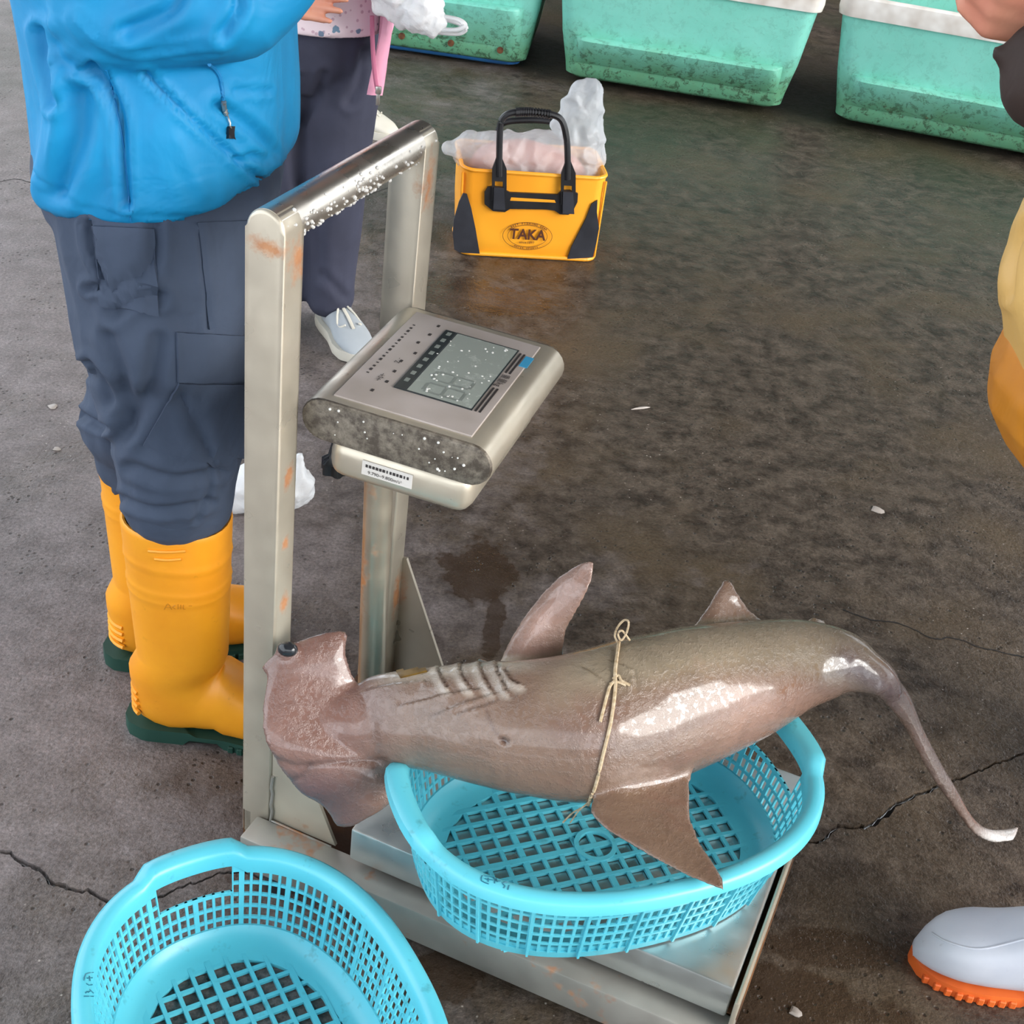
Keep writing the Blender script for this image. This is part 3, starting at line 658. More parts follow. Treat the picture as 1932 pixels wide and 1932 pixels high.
rim_mark(rim1, bp1, [[(910, 1652), (908, 1662), (922, 1668)], [(914, 1653), (932, 1656), (933, 1667)], [(914, 1658), (930, 1661)], [(921, 1657), (921, 1664)], [(937, 1658), (938, 1664), (950, 1660)], [(957, 1664), (948, 1667), (953, 1672), (950, 1676)], [(963, 1662), (958, 1679)]], False)
rim_mark(rim2, bp2, [[(176, 1835), (162, 1838), (158, 1850)], [(164, 1846), (174, 1845)], [(169, 1842), (170, 1851)], [(163, 1856), (168, 1859), (174, 1858)], [(161, 1874), (165, 1871)], [(166, 1873), (170, 1870)], [(169, 1867), (176, 1874)], [(158, 1880), (176, 1880)]], True)

# ================================================================ GREEN TANKS
def rrect(x0, x1, y0, y1, r, z, n=6):
    out = []
    for cx, cy, a0 in ((x1 - r, y0 + r, -PI / 2), (x1 - r, y1 - r, 0), (x0 + r, y1 - r, PI / 2), (x0 + r, y0 + r, PI)):
        for k in range(n + 1):
            a = a0 + PI / 2 * k / n; out.append((cx + r * math.cos(a), cy + r * math.sin(a), z))
    return out
def make_tank(fl, fr, depth, height, label, ledge_z, skirt=None, bolts=False, rimcol='bin_rim', flare=0.05, z0=0.03, ledge=True):
    fl = V(fl[0], fl[1], 0); fr = V(fr[0], fr[1], 0); w = np.linalg.norm(fr - fl); X = nrm(fr - fl); Y = V(-X[1], X[0], 0)
    T = lambda p: fl + X * p[0] + Y * p[1] + Z * p[2]
    t = thing('fish_tank', label, 'tank', tuple(fl + X * w / 2 + Y * depth / 2), 'green fish tanks along the back')
    e = lambda k, z, r=0.05: [T(p) for p in rrect(-k, w + k, -k * 0.8, depth + k, r, z)]
    H = height; zs = [(-0.025, z0), (-0.006, z0 + 0.012), (0.0, z0 + 0.05), (flare * 0.45, ledge_z), (flare, H - 0.06)]
    rings = [e(k, z) for k, z in zs] + [e(flare - 0.03, H - 0.06), e(flare * 0.45 - 0.04, ledge_z, 0.04), e(-0.05, z0 + 0.06, 0.04)]
    mb = MB(); mb.add(*loft(rings)); mb.obj('shell', M['bin'], t, True, 50)
    rr = [e(flare - 0.032, H - 0.062), e(flare + 0.012, H - 0.062), e(flare + 0.016, H - 0.04), e(flare + 0.014, H), e(flare + 0.004, H + 0.006), e(flare - 0.03, H + 0.004), e(flare - 0.034, H - 0.03), e(flare - 0.032, H - 0.062)]
    mb = MB(); mb.add(*loft(rr, False)); mb.obj('rim', M[rimcol], t, True, 40)
    if ledge:      # moulded step on the front wall, rounded ends, fading out downwards
        pr = []; zt = ledge_z; N = 40
        for i in range(N + 1):
            u = i / N; x = 0.03 + u * (w - 0.06); k = min(1, min(u, 1 - u) * 12); k = math.sqrt(max(0, 1 - (1 - k) ** 2))
            yb = lambda z: -(0.0 + flare * 0.45 * 0.8 * max(0, (z - z0 - 0.05)) / max(0.01, (ledge_z - z0 - 0.05)))
            d = 0.042 * k
            pr.append([T(p) for p in ((x, yb(zt) + 0.01, zt + 0.004 * k), (x, yb(zt) - d * 0.8, zt + 0.002), (x, yb(zt) - d, zt - 0.006), (x, yb(zt - 0.03) - d * 0.85, zt - 0.04), (x, yb(z0 + 0.06) - 0.004 * k, z0 + 0.06), (x, yb(z0 + 0.06) + 0.02, z0 + 0.06))])
        v, f = loft(pr); mb = MB(); mb.add(v, f); mb.obj('ledge', M['bin'], t, True, 50)
    if skirt:
        mb = MB(); mb.add(*loft([e(-0.05, 0.012), e(-0.03, 0.02), e(-0.022, z0 + 0.015)])); mb.obj('blue_skirt', M['bin_blue'], t, True, 50)
        mb = MB(); mb.add(*loft([e(-0.012, z0 + 0.022), e(-0.006, z0 + 0.024), e(-0.004, z0 + 0.062), e(-0.012, z0 + 0.068)], False)); mb.obj('lower_band', M['bin'], t, True, 50)
    if bolts:
        for x in np.linspace(0.03, w - 0.10, 5):
            mb = MB(); c = T((x, -0.0, z0 + 0.045)); mb.add(*tube([c + Y * 0.01, c - Y * 0.006], 0.012, 12)); mb.obj('bolt', M['bolt'], t)
    for x in (0.12, w - 0.12):
        mb = MB(); mb.add(*rbox(T((x, depth / 2, 0.5 * z0 + 0.002)), (0.05, depth / 2 - 0.14, 0.5 * z0 + 0.002), 0.003, (X, Y, Z))); mb.obj('skid', M['skid'], t)
    return t
make_tank((-1.02, 5.19), (-0.165, 5.16), 0.62, 0.50, 'green tank with rusty bolts and blue underside behind the white carrier bag', 0.235, True, True)
make_tank((-0.03, 5.10), (0.765, 5.03), 0.62, 0.45, 'middle green tank directly behind the yellow fishing bag', 0.185)
make_tank((0.945, 5.02), (1.80, 4.86), 0.70, 0.455, 'green tank with white rim at the right behind the yellow oilskin', 0.195)

# ================================================================ YELLOW FISHING BAG
BL, BR = V(-0.238, 3.461, 0), V(0.128, 3.532, 0)
BX = nrm(BR - BL); BY = V(-BX[1], BX[0], 0); BW = np.linalg.norm(BR - BL); BD, BH = 0.215, 0.236
bag = thing('fishing_bag', 'yellow open-top vinyl fishing bag with black handles, corner patches and oval logo', 'bag', tuple((BL + BR) / 2 + BY * BD / 2))
BQ = lambda x, y, z: BL + BX * x + BY * y + Z * z
def bring(g, z, r=0.03, sag=0.0):
    out = []
    for p in rrect(-g + 0.010 * (1 - z / BH), BW + g, -g * 0.6, BD + g * 0.6 - 0.035 * (1 - z / BH), r, z, 5):
        zz = p[2] - (sag * math.sin(PI * min(1, max(0, p[0] / BW))) if sag else 0); out.append(BQ(p[0], p[1], zz))
    return out
mb = MB(); mb.add(*loft([bring(-0.006, 0.0), bring(0.0, 0.006), bring(0.002, 0.05), bring(0.004, 0.12), bring(0.003, 0.19), bring(0.004, BH - 0.004, sag=0.008), bring(-0.0005, BH - 0.004, sag=0.008), bring(-0.002, 0.12), bring(-0.005, 0.012)])); mb.obj('bag_body', M['bag'], bag, True, 60)
v = bring(0.003, BH, sag=0.008); mb = MB(); mb.add(*tube(v + [v[0], v[1]], 0.0055, 8)); mb.obj('top_piping', M['bag'], bag)
v = bring(0.002, 0.007); mb = MB(); mb.add(*tube(v + [v[0], v[1]], 0.006, 8)); mb.obj('base_piping', M['bag'], bag)
for x in (-0.002, BW + 0.002):
    mb = MB(); mb.add(*tube([BQ(x + (0.010 if x < 0 else 0), 0.010, 0.012), BQ(x + (0.005 if x < 0 else 0), 0.008, 0.12), BQ(x, 0.006, BH - 0.012)], 0.0035, 7)); mb.obj('corner_piping', M['bag'], bag)
NF = -BY; PF = BQ(0, -0.0045, 0)
fp = lambda x, y, o=0.0: ONP(x, y, PF, NF) + NF * o
for nm, poly in (('corner_patch', [(874, 364), (881, 366), (889, 392), (897, 430), (905, 478), (868, 476), (857, 470), (854, 440), (856, 415), (866, 380)]), ('corner_patch', [(1127, 377), (1126, 400), (1130, 430), (1125, 458), (1118, 485), (1070, 488), (1078, 465), (1095, 432), (1105, 412), (1116, 384)])):
    mb = MB(); v, f = plate_poly(poly, PF, NF, -0.002, 0.0045); mb.add(v, f); mb.obj(nm, M['rubber'], bag, False)
base = [(914, 362), (920, 352), (932, 350), (940, 352), (952, 357), (962, 362), (1052, 366), (1060, 358), (1076, 358), (1090, 364), (1089, 380), (1080, 398), (1072, 404), (1056, 403), (1046, 396), (1030, 394), (962, 393), (952, 399), (930, 397), (914, 384)]
mb = MB(); v, f = plate_poly(base, PF, NF, -0.002, 0.007); mb.add(v, f); hp = mb.obj('handle_plate', M['black'], bag, False)
mb = MB(); v, f = plate_poly([(964, 371), (1046, 376), (1048, 381), (962, 377)], PF, NF, 0.004, 0.0015); mb.add(v, f); mb.obj('slot_mark', M['bag'], hp, False)
def strap(px0, back=False):
    pts = [fp(x, y, 0.010) for x, y in px0]
    return spline(pts, 6)
def handle(loop, clips, off, name):
    mb = MB()
    pts = [ONP(x, y, BQ(0, off, 0), NF) for x, y in loop]
    mb.add(*tube(spline(pts, 7), 0.0085, 10)); h = mb.obj(name, M['black'], bag)
    return h
h1 = handle([(942, 332), (942, 300), (943, 255), (946, 228), (962, 214), (1000, 211), (1040, 216), (1060, 228), (1069, 262), (1071, 300), (1071, 338)], None, -0.012, 'front_handle')
h2 = handle([(940, 322), (939, 285), (940, 248), (950, 232), (980, 227), (1030, 228), (1056, 238), (1068, 265), (1070, 300), (1070, 330)], None, BD + 0.01, 'back_handle')
mb = MB()
gp = spline([ONP(x, y, BQ(0, -0.012, 0), NF) for x, y in [(972, 212), (1000, 211), (1040, 216)]], 8)
for k in range(1, len(gp) - 1, 1): mb.add(*tube([gp[k] - BX * 0.002, gp[k] + BX * 0.002], 0.0115, 10))
mb.obj('grip_rings', M['black'], h1)
for x0, y0 in ((941, 0), (1071, 8)):
    poly = [(x0 - 5, 294 + y0), (x0 + 5, 294 + y0), (x0 + 14, 316 + y0), (x0 + 14, 352 + y0), (x0 + 13, 376 + y0), (x0 + 7, 376 + y0), (x0 + 7, 340 + y0), (x0 - 8, 339 + y0), (x0 - 9, 375 + y0), (x0 - 14, 375 + y0), (x0 - 13, 316 + y0)]
    mb = MB(); v, f = plate_poly(poly, PF, NF, 0.004, 0.007); mb.add(v, f); c = mb.obj('strap_clip', M['black'], bag, False)
    mb = MB(); v, f = plate_poly([(x0 - 10, 350 + y0), (x0 + 9, 351 + y0), (x0 + 11, 392 + y0), (x0 - 11, 391 + y0)], PF, NF, 0.003, 0.012); mb.add(v, f); mb.obj('buckle', M['rubber'], c, False)
# oval logo
LX = BX; LY = Z - NF * 0.0; lc = fp(995, 445, 0.0008)
pr_ = np.linalg.norm(fp(1042, 447) - fp(949, 443)) / 2; ph_ = np.linalg.norm(fp(995, 419) - fp(996, 470)) / 2
mb = MB()
for e in (1.0, 0.8):
    ring = [[lc + LX * (pr_ * (e + d) * math.cos(x)) + LY * (ph_ * (e + d * 1.6) * math.sin(x)) + NF * 0.001 for d in (-0.010, 0.010)] for x in np.linspace(0, 2 * PI, 73)]
    v, f = loft(ring, False, False); mb.add(v, f)
def arc_text(s, e, a0, a1, size, inv=False):
    for i, ch in enumerate(s):
        if ch == ' ': continue
        x = a0 + (a1 - a0) * i / (len(s) - 1); c = lc + LX * (pr_ * e * math.cos(x)) + LY * (ph_ * e * math.sin(x)) + NF * 0.001
        tx = nrm(LX * (-pr_ * math.sin(x)) + LY * (ph_ * math.cos(x))) * (-1 if not inv else 1); ty = np.cross(NF, tx)
        v, f = text3(ch, size, c, tx, ty, 0.0003, True, 0.0002); mb.add(v, f)
arc_text('BEST FISHING GEAR', 0.905, 2.42, 0.66, 0.0078)
arc_text('WATER SPORTS', 0.90, -2.1, -1.05, 0.0060, True)
v, f = text3('TAKA', 0.040, lc + LY * 0.003 + NF * 0.001, LX * 0.92, nrm(LY) , 0.0003, True, 0.0011); mb.add(v, f)
v, f = text3('since 1897', 0.0095, lc - LY * 0.018 + NF * 0.001, LX, LY, 0.0003, True, 0.0001); mb.add(v, f)
mb.obj('oval_logo', M['logo'], bag, False)
# crumpled clear bag with fish inside the yellow bag
def film_blob(name, parts, voxel, amp, mat, parent, it=3, sc=18, seed=0.0):
    v, n_, f = remesh(parts, voxel, it); out = []
    for p, q in zip(v, n_):
        w_ = noise.noise_vector(Vector(tuple(p * sc * 0.6 + seed))) * 0.5; u_ = Vector(tuple(p * sc + seed)) + w_
        d = amp * (0.55 - 1.6 * abs(noise.noise(u_)) + 0.5 * (0.4 - 1.4 * abs(noise.noise(u_ * 2.3)))); out.append(p + q * d)
    return mk(name, out, f, mat, parent)
pb = thing('clear_plastic_bag', 'crumpled clear plastic bag stuffed into the yellow fishing bag', 'plastic bag', tuple(BQ(BW / 2, BD / 2, 0.02)))
pk = lambda x, y, o: ONP(x, y, BQ(0, o, 0), NF)
parts = [capsule(pk(925, 322, 0.108), pk(1080, 325, 0.108), 0.075, 0.075), capsule(pk(960, 290, 0.10), pk(1090, 290, 0.10), 0.055, 0.05), capsule(pk(880, 285, 0.10), pk(930, 290, 0.09), 0.036, 0.055),
         capsule(pk(850, 278, 0.10), pk(885, 278, 0.10), 0.018, 0.036), capsule(pk(1095, 300, 0.11), pk(1105, 215, 0.11), 0.045, 0.032), capsule(pk(1105, 215, 0.11), pk(1108, 165, 0.11), 0.032, 0.022), capsule(pk(1062, 232, 0.11), pk(1100, 168, 0.11), 0.028, 0.024), capsule(pk(1116, 170, 0.11), pk(1118, 300, 0.11), 0.022, 0.03), capsule(pk(1070, 260, 0.11), pk(1090, 210, 0.11), 0.04, 0.035),
         capsule(pk(1000, 345, 0.108), pk(1050, 345, 0.108), 0.075, 0.075)]
film_blob('film', parts, 0.005, 0.016, M['film'], pb, 3, 13)
mb = MB(); mb.add(*tube(spline([BQ(0.03, 0.10, 0.2), BQ(0.08, 0.10, 0.235), BQ(0.17, 0.11, 0.24), BQ(0.28, 0.11, 0.22), BQ(0.34, 0.11, 0.19)], 6), list(np.interp(np.linspace(0, 1, 25), [0, .2, .5, .8, 1], [0.01, 0.035, 0.045, 0.035, 0.008])), 14))
tag(mb.obj('fish', M['fishmeat']), 'pink fish seen dimly through the clear bag in the yellow bag', 'fish')
# knotted white bag on the floor behind the near post
fb = thing('white_plastic_bag', 'small white plastic bag on the floor behind the near scale post', 'plastic bag', tuple(G(520, 962)))
q = G(505, 962); parts = [capsule(G(450, 962) + Z * 0.03, G(570, 955) + Z * 0.03, 0.03, 0.026), capsule(G(480, 962) + Z * 0.05, G(555, 956) + Z * 0.05, 0.045, 0.035), capsule(G(553, 958) + Z * 0.07, G(562, 957) + Z * 0.11, 0.02, 0.008)]
o = film_blob('film', parts, 0.006, 0.008, M['film_white'], fb, 3, 26, 3.1)
zmin = min(v_.co.z for v_ in o.data.vertices)
for v_ in o.data.vertices: v_.co.z = max(0.002, v_.co.z)

# ================================================================ HAMMERHEAD SHARK
shark = thing('hammerhead_shark', 'dead brown hammerhead shark lying across the cyan basket on the scale', 'shark', tuple(G(1150, 1345, 0.30)))
ST = [((560, 1345), (560, 1395), 0.325), ((610, 1322), (620, 1408), 0.325), ((645, 1304), (665, 1424), 0.324), ((672, 1290), (702, 1434), 0.323), ((700, 1274), (742, 1441), 0.325), ((800, 1260), (800, 1453), 0.335), ((900, 1248), (898, 1478), 0.345), ((1000, 1244), (996, 1500), 0.352), ((1100, 1226), (1112, 1515), 0.356), ((1200, 1200), (1212, 1490), 0.358), ((1300, 1180), (1330, 1442), 0.360), ((1400, 1170), (1424, 1396), 0.362), ((1500, 1166), (1506, 1344), 0.366), ((1590, 1186), (1580, 1316), 0.370), ((1650, 1228), (1618, 1306), 0.366), ((1686, 1262), (1650, 1310), 0.352), ((1700, 1300), (1672, 1322), 0.330)]
sp3, rad = [], []
for T_, Bm, z in ST:
    c = (np.array(T_) + np.array(Bm)) / 2; q = G(c[0], c[1], z); dep = (q - CAM) @ FW
    rad.append(np.linalg.norm(np.array(T_) - np.array(Bm)) / 2 * dep / F); sp3.append((q, T_, Bm))
rings = []; NRG = 40
C3 = np.array([s_[0] for s_ in sp3]); E1 = []
for (q, T_, Bm) in sp3:
    dpx = np.array(T_) - np.array(Bm); E1.append(nrm(R2 * dpx[0] - U2 * dpx[1]))
kk = np.arange(len(ST)); fine = np.linspace(0, len(ST) - 1, 90)
Cs = spline(C3, 7); m_ = len(Cs); par = np.linspace(0, len(ST) - 1, m_)
rs = np.interp(par, kk, rad); E1s = np.stack([np.interp(par, kk, np.array(E1)[:, j]) for j in range(3)], 1)
for i in range(m_):
    tg = nrm(Cs[min(i + 1, m_ - 1)] - Cs[max(i - 1, 0)]); e1 = E1s[i]; e1 = nrm(e1 - tg * (e1 @ tg)); e2 = nrm(np.cross(tg, e1))
    if e2 @ FW > 0: e2 = -e2       # e2 points to the viewer
    ring = []
    for k in range(NRG):
        x = 2 * PI * k / NRG; cs_, sn_ = math.cos(x), math.sin(x)
        ring.append(Cs[i] + e1 * rs[i] * cs_ + e2 * rs[i] * (0.80 if sn_ > 0 else 0.92) * sn_ * np.interp(par[i], [0, 1, 2, 3, 4, 5.5], [0.45, 0.55, 0.64, 0.72, 0.82, 1.0]))
    rings.append(ring)
parts = [loft(rings)]; BT = bvh(*parts[0])
def on_body(x, y, deep=0.0):
    l, n = hit(BT, x, y); return l + nrm(ray(x, y)) * deep
# hammer: strips from the front edge to the rear edge, upper tip to lower tip
HM = [((610, 1198), (650, 1190), 0.405), ((575, 1206), (658, 1196), 0.402), ((540, 1222), (654, 1222), 0.392), ((506, 1256), (660, 1252), 0.378), ((500, 1290), (676, 1290), 0.362), ((493, 1330), (700, 1330), 0.345), ((493, 1362), (716, 1362), 0.332), ((495, 1392), (724, 1392), 0.318), ((508, 1422), (728, 1424), 0.302), ((520, 1444), (734, 1448), 0.286), ((543, 1476), (752, 1480), 0.262), ((570, 1502), (754, 1502), 0.244), ((602, 1518), (722, 1530), 0.230), ((621, 1540), (690, 1548), 0.215), ((632, 1560), (668, 1560), 0.204)]
rings = []
for (fx, rx, z) in HM:
    i_ = len(rings); a_ = G(fx[0], fx[1], z); b_ = G(rx[0], rx[1], z + 0.004 - 0.022 * max(0.0, 1 - abs(i_ - 6.5) / 4.0))
    L_ = np.linalg.norm(b_ - a_); d = (b_ - a_)
    nu = 17; th = 0.017 * min(1.0, 0.45 + 0.55 * min(i_, len(HM) - 1 - i_) / 3)
    tp_ = 0.92 * max(0.0, 1 - abs(i_ - 6.5) / 4.0); prof = [math.sin(PI * u) ** 0.42 * (1 - tp_ * float(np.clip((u - 0.25) / 0.75, 0, 1)) ** 1.3) for u in np.linspace(0.0, 1.0, nu)]
    nv_ = nrm(np.cross(d, V(0, -1, 0.15))); nv_ = nv_ if nv_[2] > 0 else -nv_
    nv_ = nrm(nv_ * 0.4 + nrm(CAM - a_) * 0.6)
    topr = [a_ + d * u + nv_ * max(0.0042, th * p_) for u, p_ in zip(np.linspace(0, 1, nu), prof)]
    botr = [a_ + d * u - nv_ * max(0.0042, th * p_) for u, p_ in list(zip(np.linspace(0, 1, nu), prof))[1:-1][::-1]]
    rings.append(topr + botr)
ri = [np.array(r_) for r_ in rings]; out_r = []
out_r = [list(x) for x in spline(np.array([r_.ravel() for r_ in ri]), 5).reshape(-1, len(ri[0]), 3)]; parts.append(loft(out_r))
# eye bump and nostril lump on the upper wing
parts.append(ellipsoid(G(541, 1227, 0.397), (0.014, 0.012, 0.012))); parts.append(capsule(G(505, 1260, 0.375), G(526, 1242, 0.387), 0.0075, 0.008))
def fin(rows, tmax, tmin=0.0035):
    """rows root->tip of (lead px, trail px, z lead, z trail)"""
    rr = []
    for i, (l, t_, z1, z2) in enumerate(rows):
        a_ = G(l[0], l[1], z1) if len(l) == 2 else l; b_ = G(t_[0], t_[1], z2) if len(t_) == 2 else t_; d = b_ - a_; nv_ = nrm(CAM - a_); th = tmax + (tmin - tmax) * i / (len(rows) - 1)
        us = np.linspace(0, 1, 15); pf = [max(0.12, min(1, (u / 0.28) ** 0.6 if u < 0.28 else 1 - 0.85 * ((u - 0.28) / 0.72) ** 1.1)) if 0 < u < 1 else 0.05 for u in us]
        rr.append([a_ + d * u + nv_ * max(0.0028, th * p_) for u, p_ in zip(us, pf)] + [a_ + d * u - nv_ * max(0.0028, th * p_) for u, p_ in list(zip(us, pf))[::-1]])
    ri = [np.array(x) for x in rr]; o_ = []
    for i in range(len(ri) - 1):
        for k in range(3): o_.append(list(ri[i] * (1 - k / 3) + ri[i + 1] * k / 3))
    o_.append(list(ri[-1])); return loft(o_)
parts.append(fin([((930, 1290), (1075, 1290), 0.36, 0.36), ((940, 1252), (1065, 1246), 0.38, 0.375), ((958, 1212), (1064, 1222), 0.40, 0.395), ((985, 1166), (1072, 1184), 0.425, 0.42), ((1020, 1120), (1094, 1146), 0.45, 0.45), ((1056, 1084), (1112, 1112), 0.475, 0.475), ((1094, 1062), (1122, 1080), 0.495, 0.49), ((1112, 1056), (1125, 1064), 0.505, 0.50)], 0.013))
d0, d1 = on_body(1120, 1494, 0.012), on_body(1308, 1432, 0.012)
zz = lambda u: d0[2] + (0.311 - d0[2]) * u
parts.append(fin([(on_body(1150, 1450, 0.03), on_body(1296, 1405, 0.03), 0, 0), (d0, d1, 0, 0), ((1110, 1532), (1306, 1462), zz(.08), zz(.08)), ((1136, 1560), (1303, 1486), zz(.25), zz(.22)), ((1180, 1590), (1302, 1512), zz(.42), zz(.36)), ((1236, 1622), (1306, 1548), zz(.62), zz(.52)), ((1290, 1650), (1324, 1592), zz(.78), zz(.7)), ((1340, 1672), (1350, 1634), zz(.92), zz(.86)), ((1366, 1682), (1370, 1664), zz(1), zz(.97))], 0.015))
parts.append(fin([((1280, 1205), (1450, 1195), 0.39, 0.385), ((1306, 1182), (1440, 1170), 0.405, 0.40), ((1330, 1150), (1412, 1148), 0.42, 0.415), ((1350, 1116), (1396, 1122), 0.435, 0.432), ((1366, 1090), (1380, 1096), 0.447, 0.445)], 0.012))
parts.append(fin([((1505, 1185), (1570, 1190), 0.39, 0.388), ((1522, 1170), (1556, 1170), 0.398, 0.397), ((1532, 1162), (1545, 1165), 0.405, 0.404)], 0.008))
# caudal fin: long upper lobe drooping towards the floor, seen edge on
TL = [((1690, 1276), (1648, 1310), 0.348, 0.344), ((1716, 1310), (1668, 1325), 0.318, 0.322), ((1740, 1370), (1706, 1372), 0.272, 0.278), ((1776, 1440), (1744, 1444), 0.215, 0.222), ((1806, 1490), (1778, 1496), 0.170, 0.178), ((1832, 1536), (1808, 1538), 0.120, 0.128), ((1858, 1560), (1838, 1574), 0.085, 0.090), ((1892, 1564), (1872, 1590), 0.062, 0.064), ((1924, 1558), (1914, 1586), 0.056, 0.056)]
rr = []
for i, (l, t_, z1, z2) in enumerate(TL):
    a_ = G(l[0], l[1], z1); b_ = G(t_[0], t_[1], z2); d = b_ - a_; nv_ = nrm(CAM - a_); th = [0.028, 0.018, 0.013, 0.011, 0.009, 0.008, 0.007, 0.006, 0.004][i]
    us = np.linspace(0, 1, 12); pf = [math.sin(PI * (0.06 + 0.88 * u)) ** 0.6 for u in us]
    rr.append([a_ + d * u + nv_ * th * p_ for u, p_ in zip(us, pf)] + [a_ + d * u - nv_ * th * 3.0 * p_ for u, p_ in list(zip(us, pf))[::-1]])
ri = [np.array(x) for x in rr]; o_ = [list(x) for x in spline(np.array([r_.ravel() for r_ in ri]), 4).reshape(-1, len(ri[0]), 3)]
parts.append(loft(o_))
SV, SN, SF = remesh(parts, 0.0032, 14, 0.5)
spx = PX(SV); facing = (SN * (CAM - SV)).sum(1) > 0
def seg_dist(P, line):
    line = np.array(line, float); best = np.full(len(P), 1e9); side = np.zeros(len(P))
    for a_, b_ in zip(line[:-1], line[1:]):
        d = b_ - a_; t_ = np.clip(((P - a_) @ d) / (d @ d), 0, 1); q = a_ + t_[:, None] * d; e = P - q; ds_ = np.hypot(e[:, 0], e[:, 1])
        m2 = ds_ < best; best[m2] = ds_[m2]; side[m2] = np.sign(d[0] * e[m2, 1] - d[1] * e[m2, 0])
    return best, side
disp_ = np.zeros(len(SV)); dark = np.zeros(len(SV)); pale = np.zeros(len(SV)); reds = np.zeros(len(SV))
gills = [[(826, 1262), (832, 1278), (842, 1294)], [(866, 1256), (872, 1274), (886, 1296)], [(904, 1252), (910, 1272), (926, 1300)], [(934, 1252), (940, 1272), (956, 1302)], [(952, 1262), (962, 1280), (978, 1290)]]
for gl in gills:
    d, sd_ = seg_dist(spx, spline(gl, 5)); near = facing & (d < 22)
    disp_ += np.where(near & (sd_ > 0), 0.0022 * np.exp(-(d / 9) ** 2), 0) - np.where(near & (sd_ <= 0), 0.0018 * np.exp(-(d / 4) ** 2), 0)
    dark += np.where(facing, np.exp(-(d / 3.0) ** 2), 0) * 0.7; pale += np.where(near & (sd_ > 0), np.exp(-((d - 10) / 9) ** 2), 0) * 0.45
for ln_, dp in (([(516, 1432), (560, 1446), (590, 1444), (640, 1438), (725, 1434)], 0.0022), ([(545, 1474), (570, 1464), (584, 1446)], 0.0016)):
    d, sd_ = seg_dist(spx, ln_); disp_ -= np.where(facing, dp * np.exp(-(d / 6) ** 2), 0); dark += np.where(facing, 0.35 * np.exp(-(d / 6) ** 2), 0)
for ln_ in ([(760, 1330), (840, 1310), (900, 1300)], [(820, 1350), (890, 1320), (930, 1310)], [(870, 1345), (930, 1325)], [(700, 1300), (740, 1290), (800, 1285)], [(1105, 1262), (1130, 1278)], [(1160, 1250), (1190, 1262), (1196, 1290)]):
    d, sd_ = seg_dist(spx, spline(ln_, 4)); disp_ += np.where(facing, 0.0014 * sd_ * np.exp(-(d / 9) ** 2), 0)
for ln_ in ([(1060, 1380), (1130, 1400)], [(1100, 1310), (1150, 1350)]):
    d, _ = seg_dist(spx, ln_); reds += np.where(facing, 0.6 * np.exp(-(d / 28) ** 2), 0)
d, _ = seg_dist(spx, [(948, 1396), (954, 1400)]); dark += np.where(facing, np.exp(-(d / 5) ** 2), 0); disp_ -= np.where(facing, 0.004 * np.exp(-(d / 5) ** 2), 0)
d, _ = seg_dist(spx, [(918, 1340), (930, 1375), (944, 1392)]); dark += np.where(facing, 0.4 * np.exp(-(d / 3) ** 2), 0)
SV2 = SV + SN * disp_[:, None]
# pigment: pale belly side (far), mauve head, taupe back, dark tail root, brown dorsal
base_c = np.tile(np.array(srgb(130, 105, 90)), (len(SV), 1))
def blendc(w, c):
    global base_c
    w = np.clip(w, 0, 1)[:, None]; base_c = base_c * (1 - w) + np.array(srgb(*c)) * w
ss = lambda x, a_, b_: np.clip((x - a_) / (b_ - a_), 0, 1) ** 2 * (3 - 2 * np.clip((x - a_) / (b_ - a_), 0, 1))
x_, y_ = spx[:, 0], spx[:, 1]
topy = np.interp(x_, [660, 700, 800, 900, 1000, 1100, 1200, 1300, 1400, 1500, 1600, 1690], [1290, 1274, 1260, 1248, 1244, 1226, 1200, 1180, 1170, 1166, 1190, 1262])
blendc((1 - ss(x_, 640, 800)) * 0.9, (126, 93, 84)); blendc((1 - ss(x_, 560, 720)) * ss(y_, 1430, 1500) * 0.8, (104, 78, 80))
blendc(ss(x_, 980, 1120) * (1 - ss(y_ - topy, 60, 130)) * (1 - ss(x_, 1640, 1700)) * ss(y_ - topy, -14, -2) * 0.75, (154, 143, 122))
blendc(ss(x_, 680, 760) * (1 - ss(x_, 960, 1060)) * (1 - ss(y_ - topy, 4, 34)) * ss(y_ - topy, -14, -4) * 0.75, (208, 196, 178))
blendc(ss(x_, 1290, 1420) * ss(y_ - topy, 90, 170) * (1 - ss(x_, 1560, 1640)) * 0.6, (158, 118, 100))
d, _ = seg_dist(spx, [(1600, 1250), (1650, 1285), (1690, 1310)]); blendc(np.exp(-(d / 34) ** 2) * 0.85, (96, 80, 84))
d, _ = seg_dist(spx, [(1720, 1330), (1780, 1460), (1840, 1560)]); blendc(np.exp(-(d / 30) ** 2) * 0.85, (112, 92, 82))
d, _ = seg_dist(spx, [(1870, 1580), (1920, 1576)]); blendc(np.exp(-(d / 22) ** 2), (196, 192, 188))
fm = ((y_ > 1475 - 0.1 * (x_ - 1100)) & (x_ > 1090) & (x_ < 1400)); d, _ = seg_dist(spx, [(1180, 1540), (1260, 1570), (1340, 1650)]); blendc(fm * np.exp(-(d / 75) ** 2) * 0.8, (124, 100, 82))
d, _ = seg_dist(spx, [(1000, 1220), (1040, 1150), (1100, 1080)]); blendc(np.exp(-(d / 45) ** 2) * 0.75 * (1 - ss(y_ - topy, -10, 6)), (172, 138, 126))
blendc(reds * 0.5, (120, 84, 74)); blendc(pale, (222, 212, 198)); blendc(dark, (70, 50, 46))
blendc((~facing) * 0.7, (214, 204, 190))
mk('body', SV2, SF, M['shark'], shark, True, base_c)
STREE = bvh(SV2, SF)
